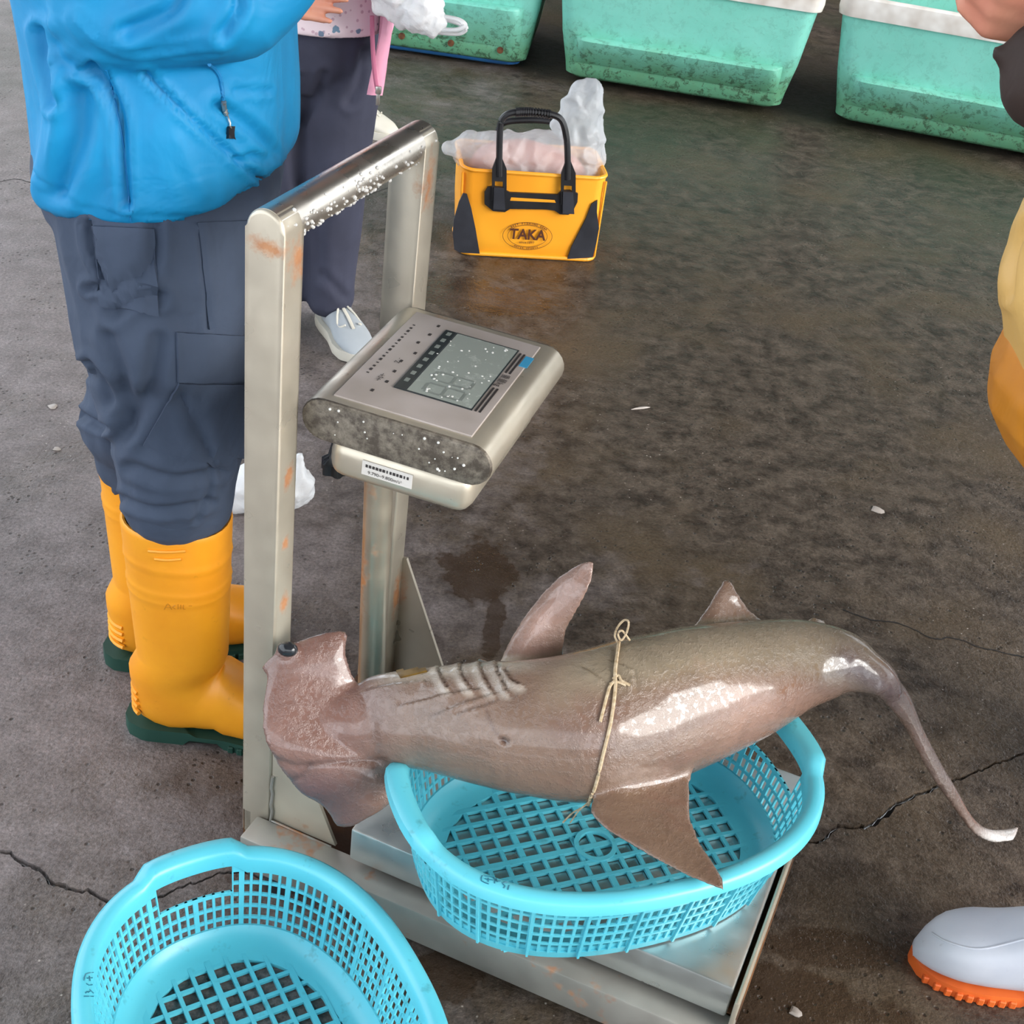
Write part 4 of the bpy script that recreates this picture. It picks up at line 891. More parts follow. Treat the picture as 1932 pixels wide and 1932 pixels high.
e0 = G(543, 1225, 0.404); l_, n_ = hit(STREE, 543, 1225)
if l_ is not None: e0 = l_
mb = MB(); mb.add(*ellipsoid(e0 - nrm(CAM - e0) * 0.004, (0.0125, 0.0095, 0.0095), 14)); mb.obj('eye', M['eye'], shark)
# twine round the body
tw = thing('twine', 'frayed jute twine tied round the middle of the shark', 'twine', tuple(hit(STREE, 1160, 1290)[0]))
mb = MB(); pts = []
for x, y in spline([(1098, 1538), (1112, 1510), (1124, 1478), (1138, 1420), (1152, 1360), (1160, 1300), (1160, 1270), (1164, 1240), (1168, 1215)], 6):
    l_, n_ = hit(STREE, x, y); pts.append(l_ + n_ * 0.002) if l_ is not None else None
mb.add(*tube(pts, 0.0022, 7))
mb.obj('strand', M['twine'], tw)
mb = MB(); pp = hit(STREE, 1168, 1216)[0]; lp = [pp, D(1160, 1200, pp[1] + 0.012), D(1166, 1182, pp[1] + 0.01), D(1178, 1170, pp[1] + 0.01), D(1186, 1174, pp[1]), D(1182, 1194, pp[1]), D(1172, 1208, pp[1] - 0.004), D(1166, 1196, pp[1]), D(1174, 1190, pp[1]), D(1188, 1208, pp[1] + 0.004)]
mb.add(*tube(spline(lp, 6), 0.0014, 6)); mb.obj('loop', M['twine'], tw)
for ln_ in ([(1160, 1284), (1150, 1296), (1146, 1308), (1140, 1330), (1132, 1362)], [(1156, 1282), (1166, 1276), (1172, 1286), (1188, 1294)], [(1150, 1292), (1164, 1288), (1180, 1294)]):
    mb = MB(); v, f = line_on(STREE, ln_, 0.0019, 0.0018, 5); mb.add(v, f); mb.obj('loose_end', M['twine'], tw)
mb = MB(); b0 = hit(STREE, 1112, 1512)[0]; z_ = b0[2]
mb.add(*tube(spline([b0, G(1098, 1524, z_ - 0.005), G(1080, 1534, z_ - 0.03), G(1062, 1552, z_ - 0.05)], 5), 0.0011, 6)); mb.add(*tube(spline([b0, G(1092, 1530, z_ - 0.01), G(1076, 1552, z_ - 0.04)], 5), 0.0009, 6)); mb.obj('frayed_end', M['twine'], tw)
mb = MB(); q_ = [G(1028, 1540, 0.24), G(1040, 1536, 0.24), G(1046, 1546, 0.24), G(1038, 1556, 0.235), G(1044, 1566, 0.23), G(1034, 1572, 0.23), G(1028, 1560, 0.235)]
# kelp scrap on the shark's throat
v, f = patch(STREE, [(748, 1268), (800, 1256), (806, 1268), (756, 1280)], 8, 4, 0.0005, 0.002); mb = MB(); mb.add(v, f)
if v: tag(mb.obj('kelp_scrap', M['leaf']), 'small brown kelp scrap stuck beside the gills of the shark', 'kelp')

# ================================================================ PEOPLE
def hand(wrist, fdir, thumb, curl=0.5, size=1.0, spread=0.06):
    """capsules of a hand: palm, four unequal fingers with three bends, thumb off the side of the palm"""
    f = nrm(fdir); t = nrm(np.asarray(thumb) - f * (np.asarray(thumb) @ f)); n_ = np.cross(t, f)   # n_ = back of hand
    W0 = np.asarray(wrist, float); s_ = size; out = []
    for k in range(4):
        y = (0.030 - 0.020 * k) * s_; a0 = W0 + f * 0.012 * s_ + t * y * 0.7; a1 = W0 + f * (0.085 - 0.004 * abs(k - 1.2)) * s_ + t * y
        out.append(capsule(a0, a1, 0.0135 * s_, 0.0115 * s_, 10))
        L_ = [0.070, 0.080, 0.074, 0.058][k] * s_; d = nrm(f + t * (0.5 - k / 3) * spread * 2); p = a1; ang = 0.25 * curl
        for j, fr in enumerate((0.46, 0.30, 0.24)):
            ang += curl * (0.45, 0.6, 0.45)[j]; dd = d * math.cos(ang) - n_ * math.sin(ang); q = p + dd * L_ * fr
            out.append(capsule(p, q, (0.0092 - 0.0010 * j) * s_, (0.0084 - 0.0011 * j) * s_, 10)); p = q
    p = W0 + f * 0.028 * s_ + t * 0.026 * s_; d = nrm(f * 0.7 + t * 0.75 - n_ * 0.25)
    for j, L_ in enumerate((0.040, 0.034, 0.028)):
        q = p + d * L_ * s_; out.append(capsule(p, q, (0.0125 - 0.0015 * j) * s_, (0.0110 - 0.0014 * j) * s_, 10)); p = q; d = nrm(d + f * 0.35 - n_ * 0.25 * curl)
    return out
def head_parts(c, face, r=0.088):
    """skull, jaw, nose, brow, ears; c = head centre, face = direction of the gaze"""
    f = nrm(face); s_ = np.cross(Z, f); u = Z
    P = [ellipsoid(c, (r * 0.92, r * 0.92, r * 1.22)), capsule(c - u * r * 0.75 + f * r * 0.35, c - u * r * 0.9 + f * r * 0.45, r * 0.55, r * 0.42), capsule(c + f * r * 0.92 + u * r * 0.05, c + f * r * 1.12 - u * r * 0.28, r * 0.10, r * 0.16)]
    for g in (-1, 1): P += [ellipsoid(c + s_ * g * r * 0.93 - u * r * 0.1, (r * 0.14, r * 0.14, r * 0.3)), ellipsoid(c + f * r * 0.55 + s_ * g * r * 0.45 - u * r * 0.25, (r * 0.3, r * 0.3, r * 0.3))]
    P.append(capsule(c + f * r * 0.86 + s_ * r * 0.22 - u * r * 0.55, c + f * r * 0.86 - s_ * r * 0.22 - u * r * 0.55, r * 0.09, r * 0.09)); return P
def finish_head(t, c, face, r=0.088):
    f = nrm(face); s_ = np.cross(Z, f)
    for g in (-1, 1):
        mb = MB(); mb.add(*ellipsoid(c + f * r * 0.80 + s_ * g * r * 0.36 + Z * r * 0.02, (r * 0.11,) * 3, 10)); mb.obj('eye', M['eye'], t)
    v, n_, fc = remesh([ellipsoid(c + Z * r * 0.22 - f * r * 0.16, (r * 1.0, r * 1.0, r * 1.16))], 0.008, 2); mk('hair', v, fc, M['hair'], t)
def clothing(name, parts, voxel, mat, parent, it=5, amp=0.0, sc=9.0, seed=0.0, grooves=(), zs=1.0, cut=None):
    v, n_, f = remesh(parts, voxel, it)
    d = np.zeros(len(v))
    if amp:
        for i, p in enumerate(v): d[i] = amp * (noise.fractal(Vector((p[0] * sc + seed, p[1] * sc, p[2] * sc * zs)), 1.0, 2.0, 2))
    px = PX(v); fac = (n_ * (CAM - v)).sum(1) > 0
    for ln, dp, w in grooves:
        ds_, sd_ = seg_dist(px, spline(ln, 5)); d += np.where(fac, -dp * np.exp(-(ds_ / w) ** 2) + 0.55 * abs(dp) * np.exp(-((ds_ - 2.0 * w) / w) ** 2), 0)
    v = v + n_ * d[:, None]
    if cut is not None: v = cut(v)
    o = mk(name, v, f, mat, parent); return o, bvh(v, f)
def ell_ring(c, rx, ry, z, n=36, ex=2.3, tilt=(0, 0)):
    out = []
    for k in range(n):
        a_ = 2 * PI * k / n; x = rx * np.sign(math.cos(a_)) * abs(math.cos(a_)) ** (2 / ex); y = ry * np.sign(math.sin(a_)) * abs(math.sin(a_)) ** (2 / ex)
        out.append(V(c[0] + x, c[1] + y, z + tilt[0] * x + tilt[1] * y))
    return out
def make_boot(t, heel, yaw, mat, sole, H=0.385, sc=1.0, lean=(0, 0)):
    c_, s_ = math.cos(yaw), math.sin(yaw)
    T = lambda x, y, z: V(heel[0] + (x * c_ - y * s_) * sc + lean[0] * max(0, z - 0.1), heel[1] + (x * s_ + y * c_) * sc + lean[1] * max(0, z - 0.1), z * sc)
    N = 32; rings = []
    def el(cx, cz, dx, dz, hl, hw, ex=2.2):
        r_ = []
        for k in range(N):
            a_ = 2 * PI * k / N; u = np.sign(math.cos(a_)) * abs(math.cos(a_)) ** (2 / ex) * hl; w = np.sign(math.sin(a_)) * abs(math.sin(a_)) ** (2 / ex) * hw
            r_.append(T(cx + dx * u, w, max(0.013 if cx > 0.15 else 0.02, cz + dz * u)))
        return r_
    rings.append(el(0.082, H - 0.03, 1, 0, 0.068, 0.060)); rings.append(el(0.082, H - 0.001, 1, 0, 0.070, 0.062)); rings.append(el(0.082, H, 1, 0, 0.073, 0.065))
    bands = {}
    for zz in np.linspace(H - 0.004, 0.15, 46):
        b_ = 0.0
        for zb in (H - 0.055, H - 0.098, H - 0.112): b_ += 0.0022 * math.exp(-((zz - zb) / 0.0035) ** 2)
        u = (H - zz) / (H - 0.15); rings.append(el(0.081 + 0.004 * u, zz, 1, 0, 0.0755 - 0.010 * u + b_, 0.067 - 0.012 * u + b_))
    pv = (0.147, 0.138)
    for ph in np.linspace(6, 84, 12):
        a_ = math.radians(ph); R_ = np.interp(ph, [0, 20, 40, 55, 70, 90], [0.139, 0.146, 0.168, 0.160, 0.132, 0.118]); hw = np.interp(ph, [0, 30, 60, 90], [0.054, 0.046, 0.042, 0.045])
        rings.append(el(pv[0] - math.cos(a_) * R_ / 2, pv[1] - math.sin(a_) * R_ / 2, math.cos(a_), math.sin(a_), R_ / 2, hw))
    for x in np.linspace(0.15, 0.296, 14):
        top = np.interp(x, [0.147, 0.17, 0.20, 0.23, 0.26, 0.28, 0.296], [0.136, 0.118, 0.100, 0.090, 0.078, 0.062, 0.034]); hw = np.interp(x, [0.147, 0.2, 0.235, 0.26, 0.28, 0.296], [0.045, 0.050, 0.050, 0.043, 0.031, 0.010])
        cz = (top + 0.012) / 2; rings.append(el(x, cz, 0.0, 1.0, (top - 0.012) / 2, hw, 2.6))
    # orient the ring start consistently: shaft rings start at toe side, foot rings start at top
    mb = MB(); v, f = loft(rings); mb.add(v, f); b = mb.obj('boot', mat, t, True, 60)
    hwf = lambda x: np.interp(x, [-0.004, 0.005, 0.03, 0.09, 0.15, 0.20, 0.24, 0.268, 0.288, 0.299], [0.012, 0.030, 0.043, 0.042, 0.042, 0.051, 0.051, 0.042, 0.028, 0.006])
    xs = np.linspace(-0.004, 0.299, 30); out = [(x, hwf(x)) for x in xs] + [(x, -hwf(x)) for x in xs[::-1]]
    zb = lambda x: 0.0 if (x < 0.10 or x > 0.145) else 0.010
    top = [T(x * 0.985 + 0.003, y * 0.95, 0.024 if x < 0.11 else 0.018) for x, y in out]; mid = [T(x * 0.985 + 0.003, y * 0.96, 0.012) for x, y in out]; bot = [T(x * 0.985 + 0.003, y * 0.95, zb(x)) for x, y in out]
    mb = MB(); mb.add(*loft([bot, mid, top])); so = mb.obj('sole', sole, t, True, 40)
    for k in range(9):                                # sole treads
        x = 0.165 + k * 0.014
        for g_ in (-1, 1):
            w = hwf(x); c = T(x, g_ * (w - 0.006), 0.006); mb = MB(); mb.add(*rbox(c, (0.0045, 0.008, 0.006), 0.0015, (V(c_, s_, 0), V(-s_, c_, 0), Z), 1)); mb.obj('tread', sole, so)
    for k in range(4):                                # heel grip ridges
        mb = MB(); mb.add(*tube([T(0.0115 + 0.042 * (1 - math.cos(x)), 0.043 * math.sin(x), 0.046 + 0.013 * k) for x in np.linspace(-0.85, 0.85, 9)], 0.004, 6)); mb.obj('heel_ridge', mat, b)
    return b
def make_shoe(t, heel, yaw, mat, sole, sc=1.0):
    c_, s_ = math.cos(yaw), math.sin(yaw); T = lambda x, y, z: V(heel[0] + (x * c_ - y * s_) * sc, heel[1] + (x * s_ + y * c_) * sc, z * sc)
    N = 24; rings = []
    for x in np.linspace(0.0, 0.262, 22):
        top = np.interp(x, [0, 0.02, 0.06, 0.10, 0.14, 0.18, 0.22, 0.25, 0.262], [0.05, 0.082, 0.088, 0.088, 0.080, 0.066, 0.054, 0.040, 0.026]); hw = np.interp(x, [0, 0.02, 0.06, 0.12, 0.18, 0.22, 0.25, 0.262], [0.014, 0.030, 0.036, 0.037, 0.047, 0.043, 0.028, 0.010])
        rings.append([T(x, np.sign(math.sin(a_)) * abs(math.sin(a_)) ** 0.85 * hw, (top + 0.016) / 2 + math.cos(a_) * (top - 0.016) / 2) for a_ in np.linspace(0, 2 * PI, N, endpoint=False)])
    mb = MB(); mb.add(*loft(rings)); up = mb.obj('upper', mat, t)
    hwf = lambda x: np.interp(x, [-0.004, 0.02, 0.06, 0.12, 0.18, 0.22, 0.25, 0.266], [0.016, 0.036, 0.040, 0.040, 0.051, 0.047, 0.032, 0.008]); xs = np.linspace(-0.004, 0.266, 26)
    o_ = [(x, hwf(x)) for x in xs] + [(x, -hwf(x)) for x in xs[::-1]]
    mb = MB(); mb.add(*loft([[T(x, y * 0.97, 0.0 + 0.012 * max(0, (x - 0.2) / 0.066) ** 2) for x, y in o_], [T(x, y * 1.02, 0.012) for x, y in o_], [T(x, y, 0.026 + 0.004 * max(0, (x - 0.2) / 0.066)) for x, y in o_]])); mb.obj('sole', sole, t, True, 40)
    for g_ in (-1, 1):
        mb = MB(); mb.add(*tube(spline([T(0.115, g_ * 0.012, 0.088), T(0.14, g_ * 0.024, 0.076), T(0.165, g_ * 0.03, 0.062), T(0.18, g_ * 0.018, 0.072)], 5), 0.0024, 6)); mb.obj('lace', sole, t)
    mb = MB(); mb.add(*tube([T(0.10, 0, 0.090), T(0.15, 0, 0.080), T(0.19, 0, 0.065)], 0.004, 6, flat=0.4)); mb.obj('tongue_seam', sole, t)
    return up

# ---- man in the blue jacket, facing right
man = thing('person', 'person in blue jacket, navy cargo trousers and yellow boots behind the near scale post', 'person', (-0.50, 1.62, 0))
el_ = D(205, 12, 1.46); wr_ = D(548, -95, 1.50)
hc = V(-0.45, 1.62, 1.58)
bp = [capsule((-0.475, 1.62, 0.88), (-0.49, 1.62, 1.20), 0.11, 0.12), capsule((-0.49, 1.54, 1.30), (-0.49, 1.72, 1.30), 0.065, 0.065), capsule((-0.48, 1.62, 1.38), (-0.465, 1.62, 1.50), 0.055, 0.05),
      capsule((-0.50, 1.49, 1.31), el_, 0.045, 0.040), capsule(el_, wr_, 0.042, 0.028), capsule((-0.49, 1.78, 1.31), (-0.50, 1.83, 1.08), 0.045, 0.042), capsule((-0.50, 1.83, 1.08), (-0.26, 1.74, 1.13), 0.042, 0.028)]
for (a_, k_, f_) in (((-0.465, 1.545, 0.84), (-0.45, 1.55, 0.50), (-0.455, 1.562, 0.10)), ((-0.495, 1.695, 0.84), (-0.53, 1.70, 0.52), (-0.545, 1.71, 0.10))):
    bp += [capsule(a_, k_, 0.08, 0.058), capsule(k_, f_, 0.056, 0.038)]
bp += hand(wr_, V(0.95, 0.1, 0.15), V(0.1, 0.5, 0.8), 0.6) + hand(V(-0.26, 1.74, 1.13), V(0.95, -0.25, 0.1), V(0, -0.5, 0.8), 0.6) + head_parts(hc, V(1, 0, -0.3))
v, n_, f = remesh(bp, 0.0050, 3); mk('body', v, f, M['skin'], man); finish_head(man, hc, V(1, 0, -0.25))
tp = [ellipsoid((-0.475, 1.62, 0.86), (0.150, 0.185, 0.13))]
tp += [capsule((-0.468, 1.548, 0.84), (-0.462, 1.535, 0.70), 0.118, 0.110), capsule((-0.462, 1.545, 0.70), (-0.440, 1.55, 0.55), 0.104, 0.094), capsule((-0.440, 1.55, 0.55), (-0.448, 1.56, 0.43), 0.092, 0.079), capsule((-0.448, 1.56, 0.43), (-0.454, 1.562, 0.37), 0.076, 0.060)]
tp += [capsule((-0.490, 1.69, 0.84), (-0.515, 1.70, 0.70), 0.105, 0.092), capsule((-0.515, 1.70, 0.70), (-0.525, 1.70, 0.58), 0.088, 0.074), capsule((-0.525, 1.70, 0.58), (-0.548, 1.705, 0.44), 0.074, 0.080), capsule((-0.548, 1.705, 0.44), (-0.552, 1.705, 0.38), 0.072, 0.058)]
gr = [([(165, 420), (172, 470), (195, 530), (165, 545)], 0.010, 7), ([(290, 420), (285, 500), (215, 545)], 0.007, 12), ([(215, 590), (255, 560), (300, 560)], 0.008, 12), ([(205, 640), (235, 720), (240, 810)], 0.007, 14), ([(300, 640), (280, 740), (225, 830)], 0.007, 14), ([(340, 740), (390, 850)], 0.006, 10), ([(250, 880), (330, 905), (420, 890)], 0.006, 10), ([(230, 940), (300, 960), (400, 950)], 0.006, 8), ([(160, 690), (190, 720), (205, 760)], 0.008, 9), ([(150, 780), (180, 800), (205, 805)], 0.009, 7), ([(380, 440), (390, 620)], 0.003, 5), ([(370, 740), (400, 900), (370, 980)], 0.004, 6)]
tr_o, tr_t = clothing('trousers', tp, 0.0055, M['trousers'], man, 4, 0.010, 7.0, 2.0, gr, 0.7)
for nm, quad in (('pocket_flap', [(332, 626), (480, 634), (480, 720), (334, 720)]), ('cargo_pocket', [(336, 722), (480, 726), (482, 900), (270, 838)]), ('hip_pocket', [(172, 425), (292, 432), (300, 594), (190, 575)]), ('front_pocket', [(372, 420), (470, 415), (455, 600), (395, 622)])):
    v, f = patch(tr_t, quad, 16, 12, 0.0, 0.0035 if nm != 'front_pocket' else 0.002)
    if v: mb = MB(); mb.add(v, f); mb.obj(nm, M['trousers'], man, True, 50)
jl = [ell_ring((-0.470, 1.63), 0.146, 0.190, 0.868, ex=2.1, tilt=(0.12, 0.04)), ell_ring((-0.470, 1.63), 0.152, 0.196, 0.885, ex=2.1, tilt=(0.12, 0.04)), ell_ring((-0.472, 1.63), 0.152, 0.196, 0.96, ex=2.1, tilt=(0.05, 0)), ell_ring((-0.480, 1.63), 0.150, 0.195, 1.04), ell_ring((-0.487, 1.63), 0.148, 0.195, 1.15), ell_ring((-0.487, 1.63), 0.138, 0.195, 1.27), ell_ring((-0.485, 1.63), 0.112, 0.17, 1.37), ell_ring((-0.483, 1.63), 0.07, 0.075, 1.43), ell_ring((-0.48, 1.63), 0.062, 0.062, 1.47)]
jp = [loft(jl), capsule((-0.50, 1.48, 1.32), el_, 0.080, 0.066), capsule(el_, D(420, 0, 1.47), 0.066, 0.064), capsule(D(420, 0, 1.47), wr_, 0.064, 0.046), capsule((-0.49, 1.79, 1.32), (-0.50, 1.84, 1.08), 0.085, 0.075), capsule((-0.50, 1.84, 1.08), (-0.29, 1.75, 1.12), 0.072, 0.048)]
gj = [([(170, 130), (205, 170), (228, 230), (234, 300), (240, 380)], 0.010, 9), ([(270, 138), (330, 195), (400, 260), (470, 320), (505, 350)], 0.007, 6), ([(120, 130), (125, 220), (110, 350)], -0.012, 14), ([(150, 180), (150, 260), (120, 360)], 0.012, 18), ([(450, 305), (480, 296), (510, 304)], 0.006, 8), ([(330, 260), (380, 360)], -0.008, 20), ([(70, 60), (90, 140), (110, 190)], 0.010, 10), ([(410, 200), (470, 240), (520, 290)], 0.006, 10), ([(240, 60), (320, 20), (350, -30)], 0.008, 14), ([(140, 40), (180, 80), (260, 110), (400, 85)], -0.006, 10), ([(420, 60), (450, 10), (440, -40)], 0.008, 10), ([(80, 320), (160, 388), (300, 404), (420, 390), (530, 320)], 0.0025, 4), ([(440, 170), (500, 170)], 0.004, 6)]
ja_o, ja_t = clothing('jacket', jp, 0.0055, M['jacket'], man, 3, 0.012, 6.5, 5.0, gj, 0.8)
mb = MB(); v, f = line_on(ja_t, [(395, 120), (412, 140), (418, 165), (421, 188)], 0.0022, 0.001); mb.add(v, f); zp = mb.obj('zip', M['jacket_dk'], man)
mb = MB(); v, f = line_on(ja_t, [(421, 188), (422, 200), (424, 216)], 0.0030, 0.003); mb.add(v, f); v, f = line_on(ja_t, [(424, 216), (430, 232), (433, 240)], 0.0011, 0.003); mb.add(v, f); mb.obj('zip_pull', M['silver'], man)
mb = MB(); v, f = patch(ja_t, [(428, 239), (439, 238), (441, 262), (427, 262)], 3, 3, 0.001, 0.003); mb.add(v, f); mb.obj('zip_tab', M['black'], man)
mb = MB(); v, f = line_on(ja_t, [(200, 132), (212, 170), (230, 260), (240, 340), (247, 418)], 0.0011, 0.0002); mb.add(v, f); mb.obj('seam', M['jacket_dk'], man)
b1 = make_boot(man, (-0.535, 1.562), 0.02, M['boot_y'], M['sole_g'], 0.392); tag(b1, 'near yellow boot')
b2 = make_boot(man, (-0.612, 1.690), 0.45, M['boot_y'], M['sole_g'], 0.405)
bt = bvh([v_.co for v_ in b1.data.vertices], [tuple(p.vertices) for p in b1.data.polygons])
for y0, x0, x1 in ((1039, 281, 350), (1054, 292, 342)):
    mb = MB(); v, f = line_on(bt, [(x0, y0), ((x0 + x1) / 2, y0 + 2), (x1, y0)], 0.0025, 0.0005); mb.add(v, f); mb.obj('moulded_bar', M['boot_y'], b1)
mb = MB()
for st in ([(310, 1150), (317, 1139), (324, 1150)], [(314, 1146), (321, 1146)], [(331, 1142), (326, 1145), (331, 1149)], [(336, 1140), (336, 1149)], [(341, 1141), (341, 1149)], [(346, 1141), (346, 1149), (350, 1149)], [(356, 1143), (362, 1143)]):
    v, f = line_on(bt, st, 0.0007, 0.0, 3, 5); mb.add(v, f) if v else None
mb.obj('embossed_word', simple('dull_emboss', srgb(206, 132, 24), 0.5), b1)

# ---- woman behind, facing the viewer
wo = thing('person', 'person in floral blouse, pink cardigan and navy slacks standing behind the scale', 'person', (-0.53, 2.95, 0))
wh = V(-0.55, 2.95, 1.30); hw_ = V(-0.585, 2.735, 0.795)
bp = [capsule((-0.545, 2.95, 0.74), (-0.545, 2.95, 0.98), 0.09, 0.08), capsule((-0.63, 2.95, 1.03), (-0.46, 2.95, 1.03), 0.045, 0.045), capsule((-0.545, 2.95, 1.08), (-0.545, 2.94, 1.2), 0.048, 0.045),
      capsule((-0.67, 2.95, 1.03), (-0.72, 2.90, 0.85), 0.036, 0.034), capsule((-0.72, 2.90, 0.85), hw_, 0.036, 0.026), capsule((-0.42, 2.95, 1.03), (-0.36, 2.94, 0.90), 0.036, 0.034), capsule((-0.36, 2.94, 0.90), (-0.34, 2.80, 0.96), 0.036, 0.026)]
for x, kx, fx in ((-0.60, -0.595, -0.59), (-0.485, -0.485, -0.480)): bp += [capsule((x, 2.96, 0.66), (kx, 2.95, 0.36), 0.048, 0.036), capsule((kx, 2.95, 0.36), (fx, 2.93, 0.07), 0.036, 0.030)]
bp += hand(hw_, V(1.0, -0.12, -0.03), V(0.1, 0.35, 0.9), 0.28, 0.95) + hand(V(-0.34, 2.80, 0.96), V(0.3, -0.8, -0.3), V(-0.8, -0.2, 0.5), 1.0, 0.95) + head_parts(wh, V(0, -1, -0.1), 0.082)
v, n_, f = remesh(bp, 0.0045, 2); mk('body', v, f, M['skin'], wo); finish_head(wo, wh, V(0, -1, -0.1), 0.082)
tp = [ellipsoid((-0.545, 2.96, 0.66), (0.152, 0.12, 0.12)), capsule((-0.610, 2.96, 0.62), (-0.600, 2.95, 0.40), 0.085, 0.07), capsule((-0.600, 2.95, 0.40), (-0.595, 2.94, 0.085), 0.07, 0.058), capsule((-0.475, 2.96, 0.62), (-0.480, 2.94, 0.40), 0.084, 0.070), capsule((-0.480, 2.94, 0.40), (-0.482, 2.93, 0.085), 0.068, 0.056)]
clothing('slacks', tp, 0.007, M['trousers_w'], wo, 4, 0.006, 6, 1.0, [([(575, 190), (560, 300), (575, 400)], 0.010, 10), ([(610, 140), (590, 200), (572, 230)], 0.006, 8), ([(690, 100), (680, 150), (660, 190)], 0.008, 10), ([(640, 330), (600, 420), (600, 520)], 0.006, 12), ([(540, 160), (560, 140)], 0.006, 6), ([(610, 520), (650, 560)], 0.004, 8)], 0.5, cut=lambda v: np.where(v[:, 2:3] < 0.05, np.concatenate([v[:, :2], np.full((len(v), 1), 0.05)], 1), v))
sh = [ell_ring((-0.545, 2.95), 0.150, 0.135, 0.700), ell_ring((-0.545, 2.95), 0.155, 0.140, 0.715), ell_ring((-0.545, 2.95), 0.152, 0.135, 0.82), ell_ring((-0.545, 2.95), 0.14, 0.12, 0.95), ell_ring((-0.545, 2.95), 0.15, 0.09, 1.06), ell_ring((-0.545, 2.95), 0.06, 0.055, 1.13)]
clothing('blouse', [loft(sh), capsule((-0.68, 2.95, 1.05), (-0.71, 2.92, 0.93), 0.062, 0.06), capsule((-0.41, 2.95, 1.05), (-0.385, 2.93, 0.96), 0.062, 0.058)], 0.006, M['floral'], wo, 3, 0.006, 8, 0, [([(540, 62), (600, 72), (680, 62), (704, 52)], 0.002, 3)], 0.8)
def panel(side):
    x0 = -0.545 + side * 0.150; rows_ = []
    for z, o_, w in ((1.08, -0.01, 0.05), (0.95, 0.000, 0.07), (0.82, 0.008, 0.075), (0.74, 0.010, 0.060), (0.66, 0.006, 0.034), (0.60, 0.000, 0.010)):
        rows_.append([V(x0 + side * (o_ + 0.012 * math.sin(k * 1.3 + z * 9)) , 2.80 + 0.03 * (1 - z) + k * w * 0.42, z) for k in range(6)] + [V(x0 + side * (o_ + 0.010 + 0.012 * math.sin(k * 1.3 + z * 9)), 2.80 + 0.03 * (1 - z) + k * w * 0.42, z) for k in range(5, -1, -1)])
    ri = np.array([np.array(r_).ravel() for r_ in rows_]); return loft([list(x) for x in spline(ri, 5).reshape(-1, 12, 3)])
for sd2 in (-1, 1):
    mb = MB(); mb.add(*panel(sd2)); mb.obj('cardigan_panel', M['pink'], wo, True, 70)
mb = MB(); zt = [D(x, y, 2.80) for x, y in ((702, 30), (703, 80), (706, 130), (711, 165), (714, 175))]; mb.add(*tube(spline(zt, 6), 0.0045, 8)); mb.obj('cardigan_zip', M['pink_dk'], wo)
mb = MB(); mb.add(*rbox(D(714, 170, 2.795), (0.006, 0.004, 0.008), 0.002)); mb.add(*rbox(D(713, 186, 2.795), (0.004, 0.002, 0.014), 0.0015)); mb.obj('cardigan_zip_pull', M['silver'], wo)
make_shoe(wo, V(-0.500, 2.985, 0), -1.02, M['shoe'], M['shoe_sole'], 0.92); make_shoe(wo, V(-0.62, 2.98, 0), -1.6, M['shoe'], M['shoe_sole'])
# carrier bag held by the woman
cb = thing('carrier_bag', 'crumpled white carrier bag with loop handles held in front of the left green tank', 'plastic bag', tuple(D(780, 30, 2.76)))
parts = [capsule(D(722, 5, 2.76), D(790, 12, 2.76), 0.022, 0.045), capsule(D(740, -25, 2.76), D(800, -15, 2.77), 0.045, 0.035), capsule(D(790, 15, 2.75), D(816, 62, 2.75), 0.034, 0.010), capsule(D(757, 25, 2.75), D(758, 44, 2.75), 0.024, 0.008), capsule(D(720, -60, 2.77), D(730, -10, 2.77), 0.014, 0.03), capsule(D(800, 20, 2.75), D(825, 42, 2.75), 0.024, 0.014)]
film_blob('film', parts, 0.005, 0.012, M['film_white'], cb, 2, 24, 1.7)
mb = MB(); lp = spline([D(812, 28, 2.75), D(840, 32, 2.75), D(866, 38, 2.745), D(876, 48, 2.74), D(862, 56, 2.74), D(835, 56, 2.745), D(812, 54, 2.75)], 7); mb.add(*tube(lp, 0.0075, 8, flat=0.6)); mb.obj('loop_handle', M['film_white'], cb)
mb = MB(); lp = spline([D(815, 34, 2.765), D(850, 40, 2.765), D(880, 52, 2.76), D(866, 64, 2.76), D(825, 62, 2.765)], 7); mb.add(*tube(lp, 0.006, 8, flat=0.6)); mb.obj('loop_handle', M['film_white'], cb)
# lone shoe of someone hidden behind the woman
fs = thing('shoe', 'pale shoe on the wet floor behind the legs of the person in navy slacks', 'shoe', tuple(G(705, 248)))
make_shoe(fs, G(634, 226), -0.55, M['shoe_sole'], M['shoe_sole'], 0.95)

# ---- man in oilskins at the right edge, facing left
oi = thing('person', 'person in yellow oilskins and white boots cropped by the right edge', 'person', (0.85, 1.45, 0))
oh = V(0.60, 1.50, 1.60); ow = D(2045, 40, 1.34); oe = D(1990, 150, 1.30); bx = D(1885, 480, 1.47)[0] + 0.022
bp = [capsule((0.74, 1.48, 0.90), (bx + 0.20, 1.48, 1.22), 0.13, 0.11), capsule((0.64, 1.33, 1.36), (0.64, 1.63, 1.36), 0.08, 0.08), capsule((0.64, 1.48, 1.38), (0.615, 1.49, 1.52), 0.055, 0.05),
      capsule((0.65, 1.28, 1.36), oe, 0.05, 0.040), capsule(oe, ow, 0.040, 0.030), capsule((0.65, 1.68, 1.36), (0.72, 1.72, 1.12), 0.05, 0.042), capsule((0.72, 1.72, 1.12), (0.62, 1.62, 1.20), 0.042, 0.030)]
